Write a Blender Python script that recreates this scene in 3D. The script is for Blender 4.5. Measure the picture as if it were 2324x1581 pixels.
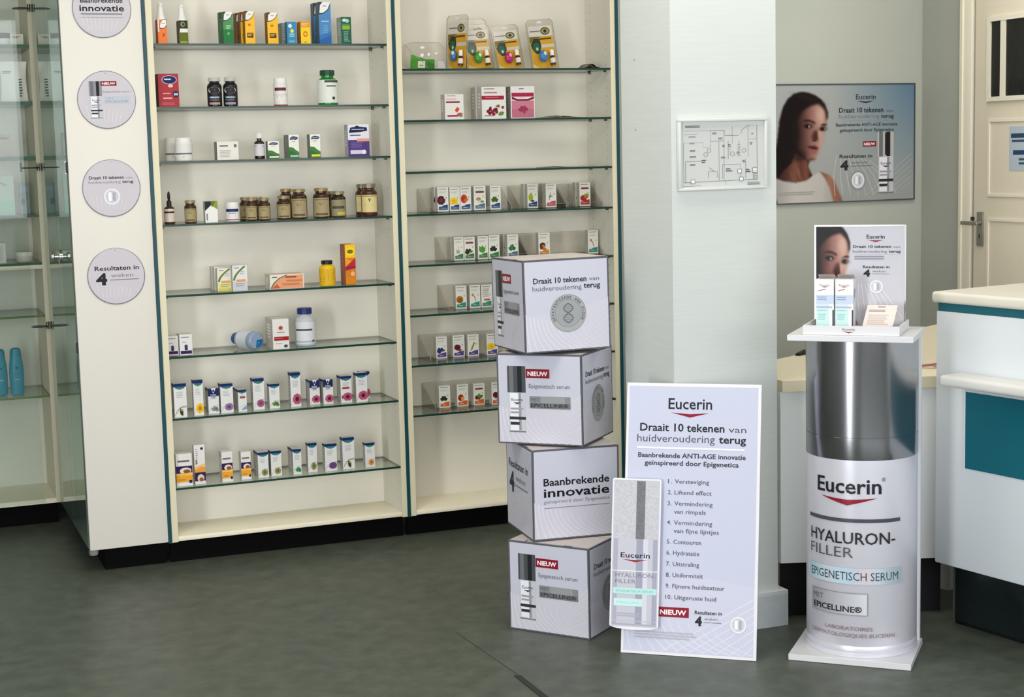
import bpy, bmesh, math, random
import numpy as np
from mathutils import Vector, Matrix

random.seed(7)
S = bpy.context.scene
COL = S.collection
for o in list(bpy.data.objects):
    bpy.data.objects.remove(o)

# ------------------------------------------------------------ camera
def make_camera():
    yaw, pit, rol = 0.37662, 0.12315, -0.02473
    fw = Vector((math.sin(yaw) * math.cos(pit), math.cos(yaw) * math.cos(pit), -math.sin(pit)))
    rt = Vector((math.cos(yaw), -math.sin(yaw), 0))
    up = rt.cross(fw)
    r2 = math.cos(rol) * rt + math.sin(rol) * up
    u2 = -math.sin(rol) * rt + math.cos(rol) * up
    m = Matrix(((r2.x, u2.x, -fw.x, -0.99556), (r2.y, u2.y, -fw.y, -6.11047), (r2.z, u2.z, -fw.z, 1.55), (0, 0, 0, 1)))
    cd = bpy.data.cameras.new('camera')
    cd.sensor_width = 36.0
    cd.lens = 3664.54 / 2324 * 36.0
    cd.shift_x = 0.001
    cd.shift_y = 0.0015
    co = bpy.data.objects.new('camera', cd)
    co.matrix_world = m
    COL.objects.link(co)
    S.camera = co
make_camera()

# ------------------------------------------------------------ world, lights, exposure
S.view_settings.view_transform = 'Standard'
S.view_settings.look = 'None'
S.view_settings.gamma = 1.0
S.view_settings.use_curve_mapping = False
S.view_settings.exposure = 0.62
wd = bpy.data.worlds.new('world')
S.world = wd
wd.use_nodes = True
wd.node_tree.nodes['Background'].inputs[0].default_value = (0.86, 0.90, 1.0, 1)
wd.node_tree.nodes['Background'].inputs[1].default_value = 0.42

def area(name, loc, target, sx, sy, power, col):
    l = bpy.data.lights.new(name, 'AREA')
    l.shape = 'RECTANGLE'
    l.size, l.size_y, l.energy, l.color = sx, sy, power, col
    o = bpy.data.objects.new(name, l)
    o.location = loc
    d = Vector(target) - Vector(loc)
    o.rotation_euler = d.to_track_quat('-Z', 'Y').to_euler()
    COL.objects.link(o)
    return o
area('front_fill_light', (0.4, -8.45, 1.95), (0.6, 0.0, 1.0), 6.5, 1.9, 160, (0.97, 0.98, 1.0))  # added frontal fill for the cabinet interiors, no window known there
area('left_glow_panel', (-3.36, -4.9, 1.16), (1.2, -2.6, 1.0), 1.1, 2.25, 125, (0.95, 0.98, 1.0))  # added glowing panel, makes the bright strip in the chrome cap
area('side_window_light', (3.58, -5.4, 1.6), (1.2, -3.2, 0.9), 1.5, 1.8, 10, (0.72, 0.84, 1.0))
area('ceiling_light', (0.5, -1.9, 2.93), (0.5, -1.5, 0), 3.6, 0.8, 34, (1.0, 0.94, 0.84))
area('ceiling_light_rear', (0.0, -5.2, 2.93), (0.0, -5.2, 0), 3.0, 1.0, 6, (1.0, 0.96, 0.90))
area('alcove_fill_light', (2.9, -0.85, 2.93), (2.9, -0.75, 0), 0.9, 0.5, 9.5, (1.0, 0.95, 0.87))  # added fill to lift the alcove and door, no fitting known there

# ------------------------------------------------------------ colour and material helpers
def lin(h):
    h = h.lstrip('#')
    c = [int(h[i:i + 2], 16) / 255 for i in (0, 2, 4)]
    return [x / 12.92 if x <= 0.04045 else ((x + 0.055) / 1.055) ** 2.4 for x in c]

_M = {}
def M(hexc, rough=0.5, metal=0.0, noise=0.0, nscale=20.0, spec=0.3, trans=0.0, coat=0.0, stretch=None):
    key = (hexc, rough, metal, noise, nscale, spec, trans, coat, stretch)
    if key in _M:
        return _M[key]
    m = bpy.data.materials.new('mat_' + hexc.strip('#'))
    m.use_nodes = True
    nt = m.node_tree
    b = nt.nodes['Principled BSDF']
    c = lin(hexc)
    b.inputs['Base Color'].default_value = (*c, 1)
    b.inputs['Roughness'].default_value = rough
    b.inputs['Metallic'].default_value = metal
    b.inputs['Specular IOR Level'].default_value = spec
    b.inputs['Transmission Weight'].default_value = trans
    b.inputs['Coat Weight'].default_value = coat
    if noise > 0:
        tc = nt.nodes.new('ShaderNodeTexCoord')
        mp = nt.nodes.new('ShaderNodeMapping')
        if stretch:
            mp.inputs['Scale'].default_value = stretch
        nz = nt.nodes.new('ShaderNodeTexNoise')
        nz.inputs['Scale'].default_value = nscale
        nz.inputs['Detail'].default_value = 5
        nz.inputs['Roughness'].default_value = 0.65
        rp = nt.nodes.new('ShaderNodeValToRGB')
        rp.color_ramp.elements[0].position = 0.3
        rp.color_ramp.elements[1].position = 0.7
        rp.color_ramp.elements[0].color = (*[x * (1 - noise) for x in c], 1)
        rp.color_ramp.elements[1].color = (*[min(1, x * (1 + noise)) for x in c], 1)
        nt.links.new(tc.outputs['Object'], mp.inputs['Vector'])
        nt.links.new(mp.outputs['Vector'], nz.inputs['Vector'])
        nt.links.new(nz.outputs['Fac'], rp.inputs['Fac'])
        nt.links.new(rp.outputs['Color'], b.inputs['Base Color'])
    _M[key] = m
    return m

def glass_mat(name, tint, refl=1.0, rough=0.02):
    """thin clear sheet: see-through with a Fresnel sheen"""
    m = bpy.data.materials.new(name)
    m.use_nodes = True
    nt = m.node_tree
    nt.nodes.remove(nt.nodes['Principled BSDF'])
    out = nt.nodes['Material Output']
    t = nt.nodes.new('ShaderNodeBsdfTransparent')
    t.inputs[0].default_value = (*lin(tint), 1)
    g = nt.nodes.new('ShaderNodeBsdfGlossy')
    g.inputs['Roughness'].default_value = rough
    fr = nt.nodes.new('ShaderNodeLayerWeight')
    fr.inputs['Blend'].default_value = 0.5
    pw = nt.nodes.new('ShaderNodeMath')
    pw.operation = 'POWER'
    pw.inputs[1].default_value = 5.0
    mu = nt.nodes.new('ShaderNodeMath')
    mu.operation = 'MULTIPLY_ADD'
    mu.inputs[1].default_value = 0.9 * refl
    mu.inputs[2].default_value = 0.035 * refl
    nt.links.new(fr.outputs['Facing'], pw.inputs[0])
    nt.links.new(pw.outputs[0], mu.inputs[0])
    mx = nt.nodes.new('ShaderNodeMixShader')
    nt.links.new(mu.outputs[0], mx.inputs['Fac'])
    nt.links.new(t.outputs[0], mx.inputs[1])
    nt.links.new(g.outputs[0], mx.inputs[2])
    nt.links.new(mx.outputs[0], out.inputs['Surface'])
    return m
GLASS = glass_mat('shelf_glass', '#f9fdfb')
PANE = glass_mat('door_glass', '#f7fbf9', 0.8)
CLEAR = glass_mat('clear_plastic', '#fbfaf8', 0.8, 0.08)
GEDGE = M('#123a2e', 0.2)

def smoked_mirror():
    m = bpy.data.materials.new('reflecting_glass')
    m.use_nodes = True
    nt = m.node_tree
    b = nt.nodes['Principled BSDF']
    b.inputs['Base Color'].default_value = (*lin('#8fa096'), 1)
    b.inputs['Roughness'].default_value = 0.03
    g = nt.nodes.new('ShaderNodeBsdfGlossy')
    g.inputs[0].default_value = (0.62, 0.72, 0.66, 1)
    g.inputs['Roughness'].default_value = 0.02
    mx = nt.nodes.new('ShaderNodeMixShader')
    mx.inputs[0].default_value = 0.55
    nt.links.new(b.outputs[0], mx.inputs[1])
    nt.links.new(g.outputs[0], mx.inputs[2])
    nt.links.new(mx.outputs[0], nt.nodes['Material Output'].inputs['Surface'])
    return m
MIRROR = smoked_mirror()

def vcol_mat(rough=0.35):
    m = bpy.data.materials.new('printed_photograph')
    m.use_nodes = True
    nt = m.node_tree
    b = nt.nodes['Principled BSDF']
    b.inputs['Roughness'].default_value = rough
    b.inputs['Specular IOR Level'].default_value = 0.15
    a = nt.nodes.new('ShaderNodeAttribute')
    a.attribute_name = 'print'
    nt.links.new(a.outputs['Color'], b.inputs['Base Color'])
    return m
PHOTO = vcol_mat()

# ------------------------------------------------------------ flat artwork (printing) helpers
_T = {}
def text_geo(s, weight):
    """triangulated outline of a word, unit box coordinates"""
    k = (s, weight)
    if k in _T:
        return _T[k]
    cu = bpy.data.curves.new('lettering', 'FONT')
    cu.body = s
    cu.size = 1.0
    cu.offset = weight
    cu.resolution_u = 2
    cu.fill_mode = 'FRONT'
    ob = bpy.data.objects.new('lettering', cu)
    COL.objects.link(ob)
    dg = bpy.context.evaluated_depsgraph_get()
    me = ob.evaluated_get(dg).to_mesh()
    v = [(p.co.x, p.co.y) for p in me.vertices]
    f = [tuple(p.vertices) for p in me.polygons]
    ob.evaluated_get(dg).to_mesh_clear()
    bpy.data.objects.remove(ob)
    bpy.data.curves.remove(cu)
    xs = [p[0] for p in v] or [0, 1]
    r = (v, f, min(xs), max(xs))
    _T[k] = r
    return r

def deep(h):
    """printing ink: strong colours are denser than paint"""
    c = [int(h[i:i + 2], 16) for i in (1, 3, 5)]
    if max(c) - min(c) < 50 or (c[0] > 200 and c[1] > 150):
        return h
    return '#%02x%02x%02x' % tuple(int(x * .89) for x in c)

class Art:
    """printed shapes in 0..1 coordinates of a face"""
    def __init__(s):
        s.items = []
        s.k = 0
    def add(s, v, f, c):
        s.k += 1
        s.items.append((v, f, c, s.k))
    def rect(s, x0, y0, x1, y1, c, n=1):
        v, f = [], []
        for i in range(n + 1):
            x = x0 + (x1 - x0) * i / n
            v += [(x, y0), (x, y1)]
        for i in range(n):
            f.append((2 * i, 2 * i + 2, 2 * i + 3, 2 * i + 1))
        s.add(v, f, c)
    def poly(s, pts, c):
        s.add(list(pts), [tuple(range(len(pts)))], c)
    def ell(s, cx, cy, rx, ry, c, n=20, rot=0.0):
        p = []
        for i in range(n):
            a = 2 * math.pi * i / n
            x, y = rx * math.cos(a), ry * math.sin(a)
            p.append((cx + x * math.cos(rot) - y * math.sin(rot), cy + x * math.sin(rot) + y * math.cos(rot)))
        s.poly(p, c)
    def ring(s, cx, cy, r0x, r0y, r1x, r1y, c, n=32):
        v, f = [], []
        for i in range(n):
            a = 2 * math.pi * i / n
            v += [(cx + r0x * math.cos(a), cy + r0y * math.sin(a)), (cx + r1x * math.cos(a), cy + r1y * math.sin(a))]
        for i in range(n):
            j = (i + 1) % n
            f.append((2 * i, 2 * i + 1, 2 * j + 1, 2 * j))
        s.add(v, f, c)
    def line(s, pts, w, c, wy=None):
        """polyline strip of half width w"""
        wy = wy or w
        v, f = [], []
        for i, p in enumerate(pts):
            a = pts[max(0, i - 1)]
            b = pts[min(len(pts) - 1, i + 1)]
            dx, dy = b[0] - a[0], b[1] - a[1]
            d = math.hypot(dx, dy) or 1
            nx, ny = -dy / d, dx / d
            v += [(p[0] + nx * w, p[1] + ny * wy), (p[0] - nx * w, p[1] - ny * wy)]
        for i in range(len(pts) - 1):
            f.append((2 * i, 2 * i + 1, 2 * i + 3, 2 * i + 2))
        s.add(v, f, c)
    def text(s, t, x0, y, x1, h, c, weight=0.0):
        """letters from x0 to x1, baseline y, capital height h"""
        v, f, a, b = text_geo(t, weight)
        if not v:
            return
        k = (x1 - x0) / (b - a)
        s.add([(x0 + (p[0] - a) * k, y + p[1] * h / 0.73) for p in v], f, c)
    def bars(s, x0, y0, x1, y1, n, c, seed=0):
        """lines of print too small to read"""
        r = random.Random(seed)
        st = (y1 - y0) / n
        for i in range(n):
            e = x1 - (x1 - x0) * r.random() * 0.35
            s.rect(x0, y1 - st * i - st * 0.55, e, y1 - st * i, c)
    def sub(s, other, x0, y0, x1, y1):
        for v, f, c, _ in other.items:
            s.add([(x0 + p[0] * (x1 - x0), y0 + p[1] * (y1 - y0)) for p in v], f, c)

class MB:
    """collects geometry and links it as one mesh object"""
    def __init__(s):
        s.v, s.f, s.m, s.mats, s.sm = [], [], [], [], []
    def mi(s, m):
        if isinstance(m, str):
            m = M(m)
        if m not in s.mats:
            s.mats.append(m)
        return s.mats.index(m)
    def raw(s, v, f, m, smooth=False):
        n = len(s.v)
        k = s.mi(m)
        s.v += [tuple(p) for p in v]
        for q in f:
            s.f.append(tuple(i + n for i in q))
            s.m.append(k)
            s.sm.append(smooth)
        return s
    def box(s, x0, x1, y0, y1, z0, z1, m, bevel=0.0, seg=2, skip=()):
        if bevel > 0:
            bm = bmesh.new()
            bmesh.ops.create_cube(bm, size=1.0)
            for p in bm.verts:
                p.co = Vector((x0 + (p.co.x + .5) * (x1 - x0), y0 + (p.co.y + .5) * (y1 - y0), z0 + (p.co.z + .5) * (z1 - z0)))
            bmesh.ops.bevel(bm, geom=bm.edges[:], offset=bevel, segments=seg, profile=0.5, affect='EDGES')
            bm.verts.index_update()
            s.raw([p.co[:] for p in bm.verts], [[p.index for p in q.verts] for q in bm.faces], m, True)
            bm.free()
            return s
        v = [(x, y, z) for z in (z0, z1) for y in (y0, y1) for x in (x0, x1)]
        F = {'b': (0, 2, 3, 1), 't': (4, 5, 7, 6), 'f': (0, 1, 5, 4), 'k': (2, 6, 7, 3), 'l': (0, 4, 6, 2), 'r': (1, 3, 7, 5)}
        return s.raw(v, [F[k] for k in F if k not in skip], m)
    def boxf(s, x0, x1, y0, y1, z0, z1, cf, cs, ct):
        v = [(x, y, z) for z in (z0, z1) for y in (y0, y1) for x in (x0, x1)]
        s.raw(v, [(0, 1, 5, 4)], cf)
        s.raw(v, [(0, 4, 6, 2), (1, 3, 7, 5), (2, 6, 7, 3)], cs)
        return s.raw(v, [(0, 2, 3, 1), (4, 5, 7, 6)], ct)
    def prism(s, pts, z0, z1, m, mt=None, smooth=False):
        """polygon footprint (counter-clockwise) raised from z0 to z1"""
        n = len(pts)
        v = [(p[0], p[1], z0) for p in pts] + [(p[0], p[1], z1) for p in pts]
        s.raw(v, [(i, (i + 1) % n, n + (i + 1) % n, n + i) for i in range(n)], m, smooth)
        return s.raw(v, [tuple(range(n))[::-1], tuple(range(n, 2 * n))], mt or m)
    def extr(s, pts, o, u, w, nrm, t, m, ms=None):
        """outline in the plane (o,u,w), thickness t against nrm"""
        o, u, w, nrm = map(Vector, (o, u, w, nrm))
        a = [o + u * p[0] + w * p[1] for p in pts]
        b = [q - nrm * t for q in a]
        n = len(pts)
        s.raw(a + b, [tuple(range(n)), tuple(range(n, 2 * n))[::-1]], m)
        return s.raw(a + b, [(i, n + i, n + (i + 1) % n, (i + 1) % n) for i in range(n)], ms or m)
    def lathe(s, prof, m, cx=0, cy=0, cz=0, seg=24, caps=True, axis=None):
        v, f = [], []
        n = len(prof)
        for i in range(seg):
            a = 2 * math.pi * i / seg
            for r, z in prof:
                p = Vector((r * math.cos(a), r * math.sin(a), z))
                if axis is not None:
                    p = axis @ p
                v.append((cx + p.x, cy + p.y, cz + p.z))
        for i in range(seg):
            j = (i + 1) % seg
            for k in range(n - 1):
                f.append((i * n + k, j * n + k, j * n + k + 1, i * n + k + 1))
        s.raw(v, f, m, True)
        if caps:
            s.raw(v, [tuple(i * n for i in range(seg))[::-1], tuple(i * n + n - 1 for i in range(seg))], m)
        return s
    def tube(s, pts, r, m, seg=8):
        pts = [Vector(p) for p in pts]
        v, f = [], []
        for i, p in enumerate(pts):
            d = (pts[min(i + 1, len(pts) - 1)] - pts[max(i - 1, 0)]).normalized()
            a = d.cross(Vector((0, 0, 1)))
            if a.length < 1e-4:
                a = Vector((1, 0, 0))
            a.normalize()
            b = d.cross(a)
            for k in range(seg):
                t = 2 * math.pi * k / seg
                v.append(p + a * r * math.cos(t) + b * r * math.sin(t))
        for i in range(len(pts) - 1):
            for k in range(seg):
                j = (k + 1) % seg
                f.append((i * seg + k, i * seg + j, (i + 1) * seg + j, (i + 1) * seg + k))
        n = len(pts)
        s.raw(v, f, m, True)
        return s.raw(v, [tuple(range(seg))[::-1], tuple((n - 1) * seg + k for k in range(seg))], m)
    def ball(s, c, rx, ry, rz, m, su=16, sv=10):
        v, f = [], []
        for i in range(sv + 1):
            t = math.pi * i / sv
            for j in range(su):
                a = 2 * math.pi * j / su
                v.append((c[0] + rx * math.sin(t) * math.cos(a), c[1] + ry * math.sin(t) * math.sin(a), c[2] + rz * math.cos(t)))
        for i in range(sv):
            for j in range(su):
                k = (j + 1) % su
                f.append((i * su + j, (i + 1) * su + j, (i + 1) * su + k, i * su + k))
        return s.raw(v, f, m, True)
    def art(s, A, o, u, w, nrm, step=0.00025, rough=0.5):
        """print A on the face with corner o, edge vectors u (right) and w (up), facing nrm"""
        o, u, w, nrm = map(Vector, (o, u, w, nrm))
        nrm.normalize()
        for v, f, c, k in A.items:
            m = c if not isinstance(c, str) else M(deep(c), max(rough, .5), spec=.15)
            s.raw([o + u * p[0] + w * p[1] + nrm * (step * k ** 0.6 + 0.0002) for p in v], f, m)
        return s
    def artc(s, A, cx, cy, R, z0, z1, span, mid=-math.pi / 2, step=0.0002, rough=0.5, base=0.0003):
        """print A round an upright cylinder; span = angle covered"""
        for v, f, c, k in A.items:
            m = c if not isinstance(c, str) else M(deep(c), rough)
            r = R + base + step * k ** 0.6
            s.raw([(cx + r * math.cos(mid + (p[0] - .5) * span), cy + r * math.sin(mid + (p[0] - .5) * span), z0 + p[1] * (z1 - z0)) for p in v], f, m)
        return s
    def build(s, name, parent=None, loc=None, rot=None, label=None, cat=None, group=None, kind=None, angle=40):
        me = bpy.data.meshes.new(name)
        me.from_pydata(s.v, [], s.f)
        for m in s.mats:
            me.materials.append(m)
        me.polygons.foreach_set('material_index', s.m)
        me.polygons.foreach_set('use_smooth', s.sm)
        me.update()
        if any(s.sm):
            me.set_sharp_from_angle(angle=math.radians(angle))
        o = bpy.data.objects.new(name, me)
        COL.objects.link(o)
        if parent:
            o.parent = parent
        if loc is not None:
            o.location = loc
        if rot is not None:
            o.rotation_euler = rot
        return tag(o, label, cat, group, kind)

def tag(o, label=None, cat=None, group=None, kind=None):
    if label: o['label'] = label
    if cat: o['category'] = cat
    if group: o['group'] = group
    if kind: o['kind'] = kind
    return o

def empty(name, loc, label, cat, group=None, rot=None):
    o = bpy.data.objects.new(name, None)
    o.empty_display_size = 0.05
    o.location = loc
    if rot is not None:
        o.rotation_euler = rot
    COL.objects.link(o)
    return tag(o, label, cat, group)

# ------------------------------------------------------------ recurring printed motifs
RED = '#9c1c33'
INK = '#26262e'
LILAC = '#c3c4d2'
def logo(A, x0, y, x1, h, tri=0.62, c=INK, n=None, red=RED):
    """brand word with the flat red chevron under it"""
    A.text('Eucerin', x0, y, x1, h, c, 0.012)
    w = x1 - x0
    y1 = y - h * 0.32
    A.poly([(x0 + w * .06, y1), (x0 + w * .5, y1 - h * tri), (x0 + w * .94, y1), (x0 + w * .5, y1 - h * 0.12)], red)

def fan(A, y1=0.42, c='#d6d4df', grid=True, lw=0.006, n=13):
    """pale curved lines fanning out over the lower part, crossed by a grid at the right"""
    for i in range(n):
        t = i / (n - 1)
        x0 = -0.02 + t * 1.0
        x1 = -0.02 + t * 0.5 + (t ** 3) * .2
        pts = []
        for k in range(7):
            q = k / 6
            x = x0 + (x1 - x0) * (1 - (1 - q) ** 2)
            y = 0.015 + (y1 * (1 - 0.45 * t)) * q
            if 0.01 < x < 0.985:
                pts.append((x, y))
        if len(pts) > 1:
            A.line(pts, lw * (1.1 - .5 * t), c)
    if grid:
        for i in range(6):
            b = 0.05 + i * .07
            A.line([(max(.5, .62 - i * .02), .02 + i * .015), (.985, b + .16)], 0.003, c)

def badge(A, x0, y0, x1, y1):
    A.rect(x0, y0, x1, y1, RED)
    h = y1 - y0
    A.text('NIEUW', x0 + (x1 - x0) * .08, y0 + h * .25, x1 - (x1 - x0) * .08, h * .5, '#f2eef0', 0.03)

def serum(A, x0, y0, x1, y1, dark='#4b4e52', red='#5a3a44'):
    """small picture of the pump bottle"""
    w, h = x1 - x0, y1 - y0
    X = lambda t: x0 + w * t
    Y = lambda t: y0 + h * t
    A.rect(X(.02), Y(.6), X(.98), Y(1), dark)
    A.rect(X(.12), Y(.6), X(.34), Y(1), '#6d7073')
    A.rect(X(.55), Y(.6), X(.78), Y(1), '#222428')
    A.rect(X(.08), Y(0), X(.96), Y(.6), '#c3c4cc')
    A.rect(X(.14), Y(.03), X(.58), Y(.59), '#e6e7ee')
    A.rect(X(.60), Y(.03), X(.72), Y(.59), '#8f929a')
    A.text('Eucerin', X(.22), Y(.47), X(.82), h * .045, INK, 0.01)
    A.poly([(X(.3), Y(.45)), (X(.52), Y(.42)), (X(.74), Y(.45))], red)
    A.bars(X(.16), Y(.26), X(.9), Y(.37), 2, '#9b9da6', 3)
    A.rect(X(.1), Y(.19), X(.96), Y(.235), '#33363a')
    A.rect(X(.14), Y(.11), X(.62), Y(.155), '#33363a')
    A.rect(X(.08), Y(0), X(.96), Y(.02), '#77797f')

def coin(A, cx, cy, rx, ry, silver='#8d9093'):
    A.ell(cx, cy, rx, ry, silver, 40)
    A.ell(cx, cy, rx * .96, ry * .96, '#a3a6a8', 40)
    A.ring(cx, cy, rx * .70, ry * .70, rx * .74, ry * .74, '#7f8285')
    A.ell(cx, cy, rx * .66, ry * .66, '#9a9d9f', 32)
    word = 'GEPATENTEERDE AGE CLOCK'
    n = len(word)
    for i, ch in enumerate(word):
        if ch == ' ':
            continue
        a = math.radians(205 - i * 230 / (n - 1))
        v, f, xa, xb = text_geo(ch, 0.02)
        k = 0.19
        pts = []
        for p in v:
            lx, ly = (p[0] - (xa + xb) / 2) * k, (p[1] - .36) * k
            r = .85 + ly
            aa = a - lx / .85
            pts.append((cx + rx * r * math.cos(aa), cy + ry * r * math.sin(aa)))
        A.add(pts, f, '#3f4245')
    for sgn in (1, -1):
        L = [(cx + rx * .26 * math.sin(t * math.pi) * s_, cy + sgn * ry * .52 * t) for s_ in (1,) for t in [k / 10 for k in range(11)]]
        A.line(L, rx * .025, '#5e6164', ry * .025)
        L = [(2 * cx - p[0], p[1]) for p in L]
        A.line(L, rx * .025, '#5e6164', ry * .025)
    for k in range(-4, 5):
        y = cy + ry * .52 * k / 4.5
        hw = rx * .22 * abs(math.sin(abs(k) / 4.5 * math.pi))
        if hw > rx * .03:
            A.line([(cx - hw, y), (cx + hw, y)], rx * .015, '#75787b', ry * .015)

def small_coin(A, cx, cy, rx, ry):
    A.ell(cx, cy, rx, ry, '#c9c9d2', 28)
    A.ring(cx, cy, rx * .78, ry * .78, rx * .92, ry * .92, '#e9e9ee', 28)
    A.rect(cx - rx * .4, cy - ry * .5, cx - rx * .05, cy + ry * .5, '#efeff3')
    A.rect(cx + rx * .08, cy - ry * .5, cx + rx * .42, cy + ry * .5, '#a9aab4')

def weeks(A, x0, y0, x1, y1, c=INK):
    """Resultaten in 4 weken"""
    w, h = x1 - x0, y1 - y0
    A.text('Resultaten in', x0, y0 + h * .72, x1, h * .24, c, 0.015)
    A.text('4', x0 + w * .02, y0, x0 + w * .27, h * .58, c, 0.05)
    A.text('weken', x0 + w * .36, y0 + h * .36, x0 + w * .86, h * .2, '#6a6a74', -0.006)
    A.rect(x0 + w * .34, y0 + h * .2, x0 + w * .98, y0 + h * .235, '#6a6a74')

# ============================================================ THE ROOM
WALLC = M('#cdd2cf', 0.8, noise=0.03, nscale=6, stretch=(1, 1, 26))
WALLB = M('#b3b6ad', 0.85, noise=0.02, nscale=5)
WHITE = M('#e2e0db', 0.45)
CREAM = M('#f0e8d2', 0.45)
FLOORM = M('#4e544a', 0.42, noise=0.30, nscale=13, spec=0.4)

def floor():
    b = MB()
    b.box(-4.5, 4.6, -8.6, 1.6, -0.1, 0.0, FLOORM)
    # welded seam of the vinyl
    b.raw([(0.690, -1.30, .0004), (0.694, -1.30, .0004), (0.716, -1.79, .0004), (0.711, -1.79, .0004)], [(0, 1, 2, 3)], '#3c4038')
    b.build('floor', kind='structure')
    t = MB()
    t.raw([(0.698, -1.788, .0003), (0.717, -1.792, .0003), (0.716, -2.25, .0003), (0.694, -2.25, .0003),
           (0.698, -1.788, .002), (0.717, -1.792, .002), (0.716, -2.25, .002), (0.694, -2.25, .002)],
          [(4, 7, 6, 5), (0, 1, 5, 4), (1, 2, 6, 5), (2, 3, 7, 6), (3, 0, 4, 7), (0, 3, 2, 1)], M('#2f2f2d', 0.7))
    t.build('tape_strip', label='short dark strip of tape stuck on the floor before the cube stack', cat='tape')
floor()

def walls():
    b = MB(); b.box(-4.5, 3.648, 1.42, 1.52, 0, 3.0, M('#b9b7ae', 0.8)); b.build('wall_back', kind='structure')
    # papered pier between the cabinets and the counter: slanted left face, flat front
    b = MB()
    b.prism([(1.299, -1.68), (1.667, -1.68), (1.667, -1.335), (1.299, -1.335)], 0, 3.0, WALLC)
    for y, z in ((-1.43, 1.82), (-1.432, 1.60)):
        b.raw([(1.2987, y, z), (1.2987, y - .006, z), (1.2987, y - .006, z + .006), (1.2987, y, z + .006)], [(0, 1, 2, 3)], '#8a8c88')
    b.build('wall_middle', kind='structure')
    b = MB()
    b.box(1.30, 1.693, -1.70, -1.68, 0, 0.105, M('#c6cdd0', 0.5, noise=0.05, nscale=30))
    b.box(1.667, 1.693, -1.68, -1.335, 0, 0.105, M('#c6cdd0', 0.5, noise=0.05, nscale=30))
    b.box(1.30, 1.693, -1.70, -1.68, 0.105, 0.116, M('#d8dcdc', 0.5)); b.box(1.667, 1.693, -1.68, -1.335, 0.105, 0.116, M('#d8dcdc', 0.5))
    b.build('baseboard_middle', kind='structure')
    b = MB(); b.box(1.93, 3.648, 0.301, 0.42, 0, 3.0, WALLB); b.build('wall_alcove', kind='structure')
    b = MB(); b.box(3.648, 3.75, -8.6, 0.42, 0, 3.0, WALLB); b.build('wall_right', kind='structure')
    b = MB(); b.box(-3.5, -3.4, -8.6, 1.42, 0, 3.0, M('#9a9c98', 0.9)); b.build('wall_left', kind='structure')
    b = MB(); b.box(-4.5, 4.6, -8.7, -8.6, 0, 3.0, M('#5c5e5b', 0.9)); b.build('wall_front', kind='structure')
    b = MB(); b.box(-4.5, 4.6, -8.6, 1.52, 3.0, 3.1, M('#d9d8d2', 0.9)); b.build('ceiling', kind='structure')
walls()

def door():
    DC = M('#e6dcc8', 0.5, noise=0.015, nscale=4)
    TC = M('#ede7d6', 0.5)
    x = 3.648
    t = MB()
    t.box(x - .018, x, -0.086, -0.008, 0, 2.45, TC, .004)
    t.box(x - .026, x - .016, -0.030, -0.012, 0, 2.45, TC)
    t.build('trim_1', kind='structure')
    root = MB()
    root.box(x - .012, x, -0.93, -0.108, 0.01, 2.40, DC)
    d = root.build('door_1', kind='structure')
    m = MB()
    def frame(y0, y1, z0, z1, w, depth):
        m.box(x - .012 - depth, x - .012, y1 - w, y1, z0, z1, TC); m.box(x - .012 - depth, x - .012, y0, y0 + w, z0, z1, TC)
        m.box(x - .012 - depth, x - .012, y0 + w, y1 - w, z0, z0 + w, TC); m.box(x - .012 - depth, x - .012, y0 + w, y1 - w, z1 - w, z1, TC)
    frame(-.84, -.198, 1.71, 2.075, .02, .012)
    m.box(x - .022, x - .012, -.318, -.288, 1.73, 2.055, TC); m.box(x - .022, x - .012, -.74, -.71, 1.73, 2.055, TC)
    frame(-.84, -.204, 1.294, 1.632, .012, .006); frame(-.84, -.204, .25, 1.198, .012, .006)
    m.build('moulding', parent=d)
    g = MB()
    g.box(x - .014, x - .0122, -.71, -.22, 1.73, 2.055, M('#191b19', 0.25, noise=0.5, nscale=70, stretch=(1, 1, .3)))
    g.build('pane', parent=d)
    h = MB()
    MET = M('#a39f95', 0.35, 0.8)
    h.box(x - .020, x - .012, -.180, -.136, 1.072, 1.224, MET, .003)
    h.lathe([(.009, 0), (.009, .045)], MET, x - .02, -.158, 1.175, 12, axis=Matrix.Rotation(-math.pi / 2, 3, 'Y'))
    h.box(x - .072, x - .056, -.20, -.085, 1.166, 1.184, MET, .006)
    h.box(x - .0215, x - .0199, -.161, -.155, 1.105, 1.125, '#3a3833')
    h.build('door_handle', parent=d)
    k = MB()
    k.box(x - .014, x - .0005, -.113, -.086, 1.185, 1.20, '#3a352c'); k.build('strike_plate', parent=d)
    A = Art()
    A.rect(0, 0, 1, 1, '#b9c6d3')
    A.rect(.05, .74, .9, .84, '#3c536f'); A.bars(.08, .6, .8, .7, 1, '#4d6380', 1)
    A.rect(.12, .36, .95, .46, '#34507a'); A.bars(.3, .1, .9, .28, 2, '#4d6380', 2)
    n = MB()
    n.box(x - .0135, x - .0122, -.56, -.347, 1.408, 1.598, '#c4ced8')
    n.art(A, (x - .0136, -.347, 1.408), (0, -.213, 0), (0, 0, .19), (-1, 0, 0))
    n.build('notice_sheet', label='pale blue notice sheet with dark blue lines taped on the cream door', cat='notice')
door()

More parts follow.
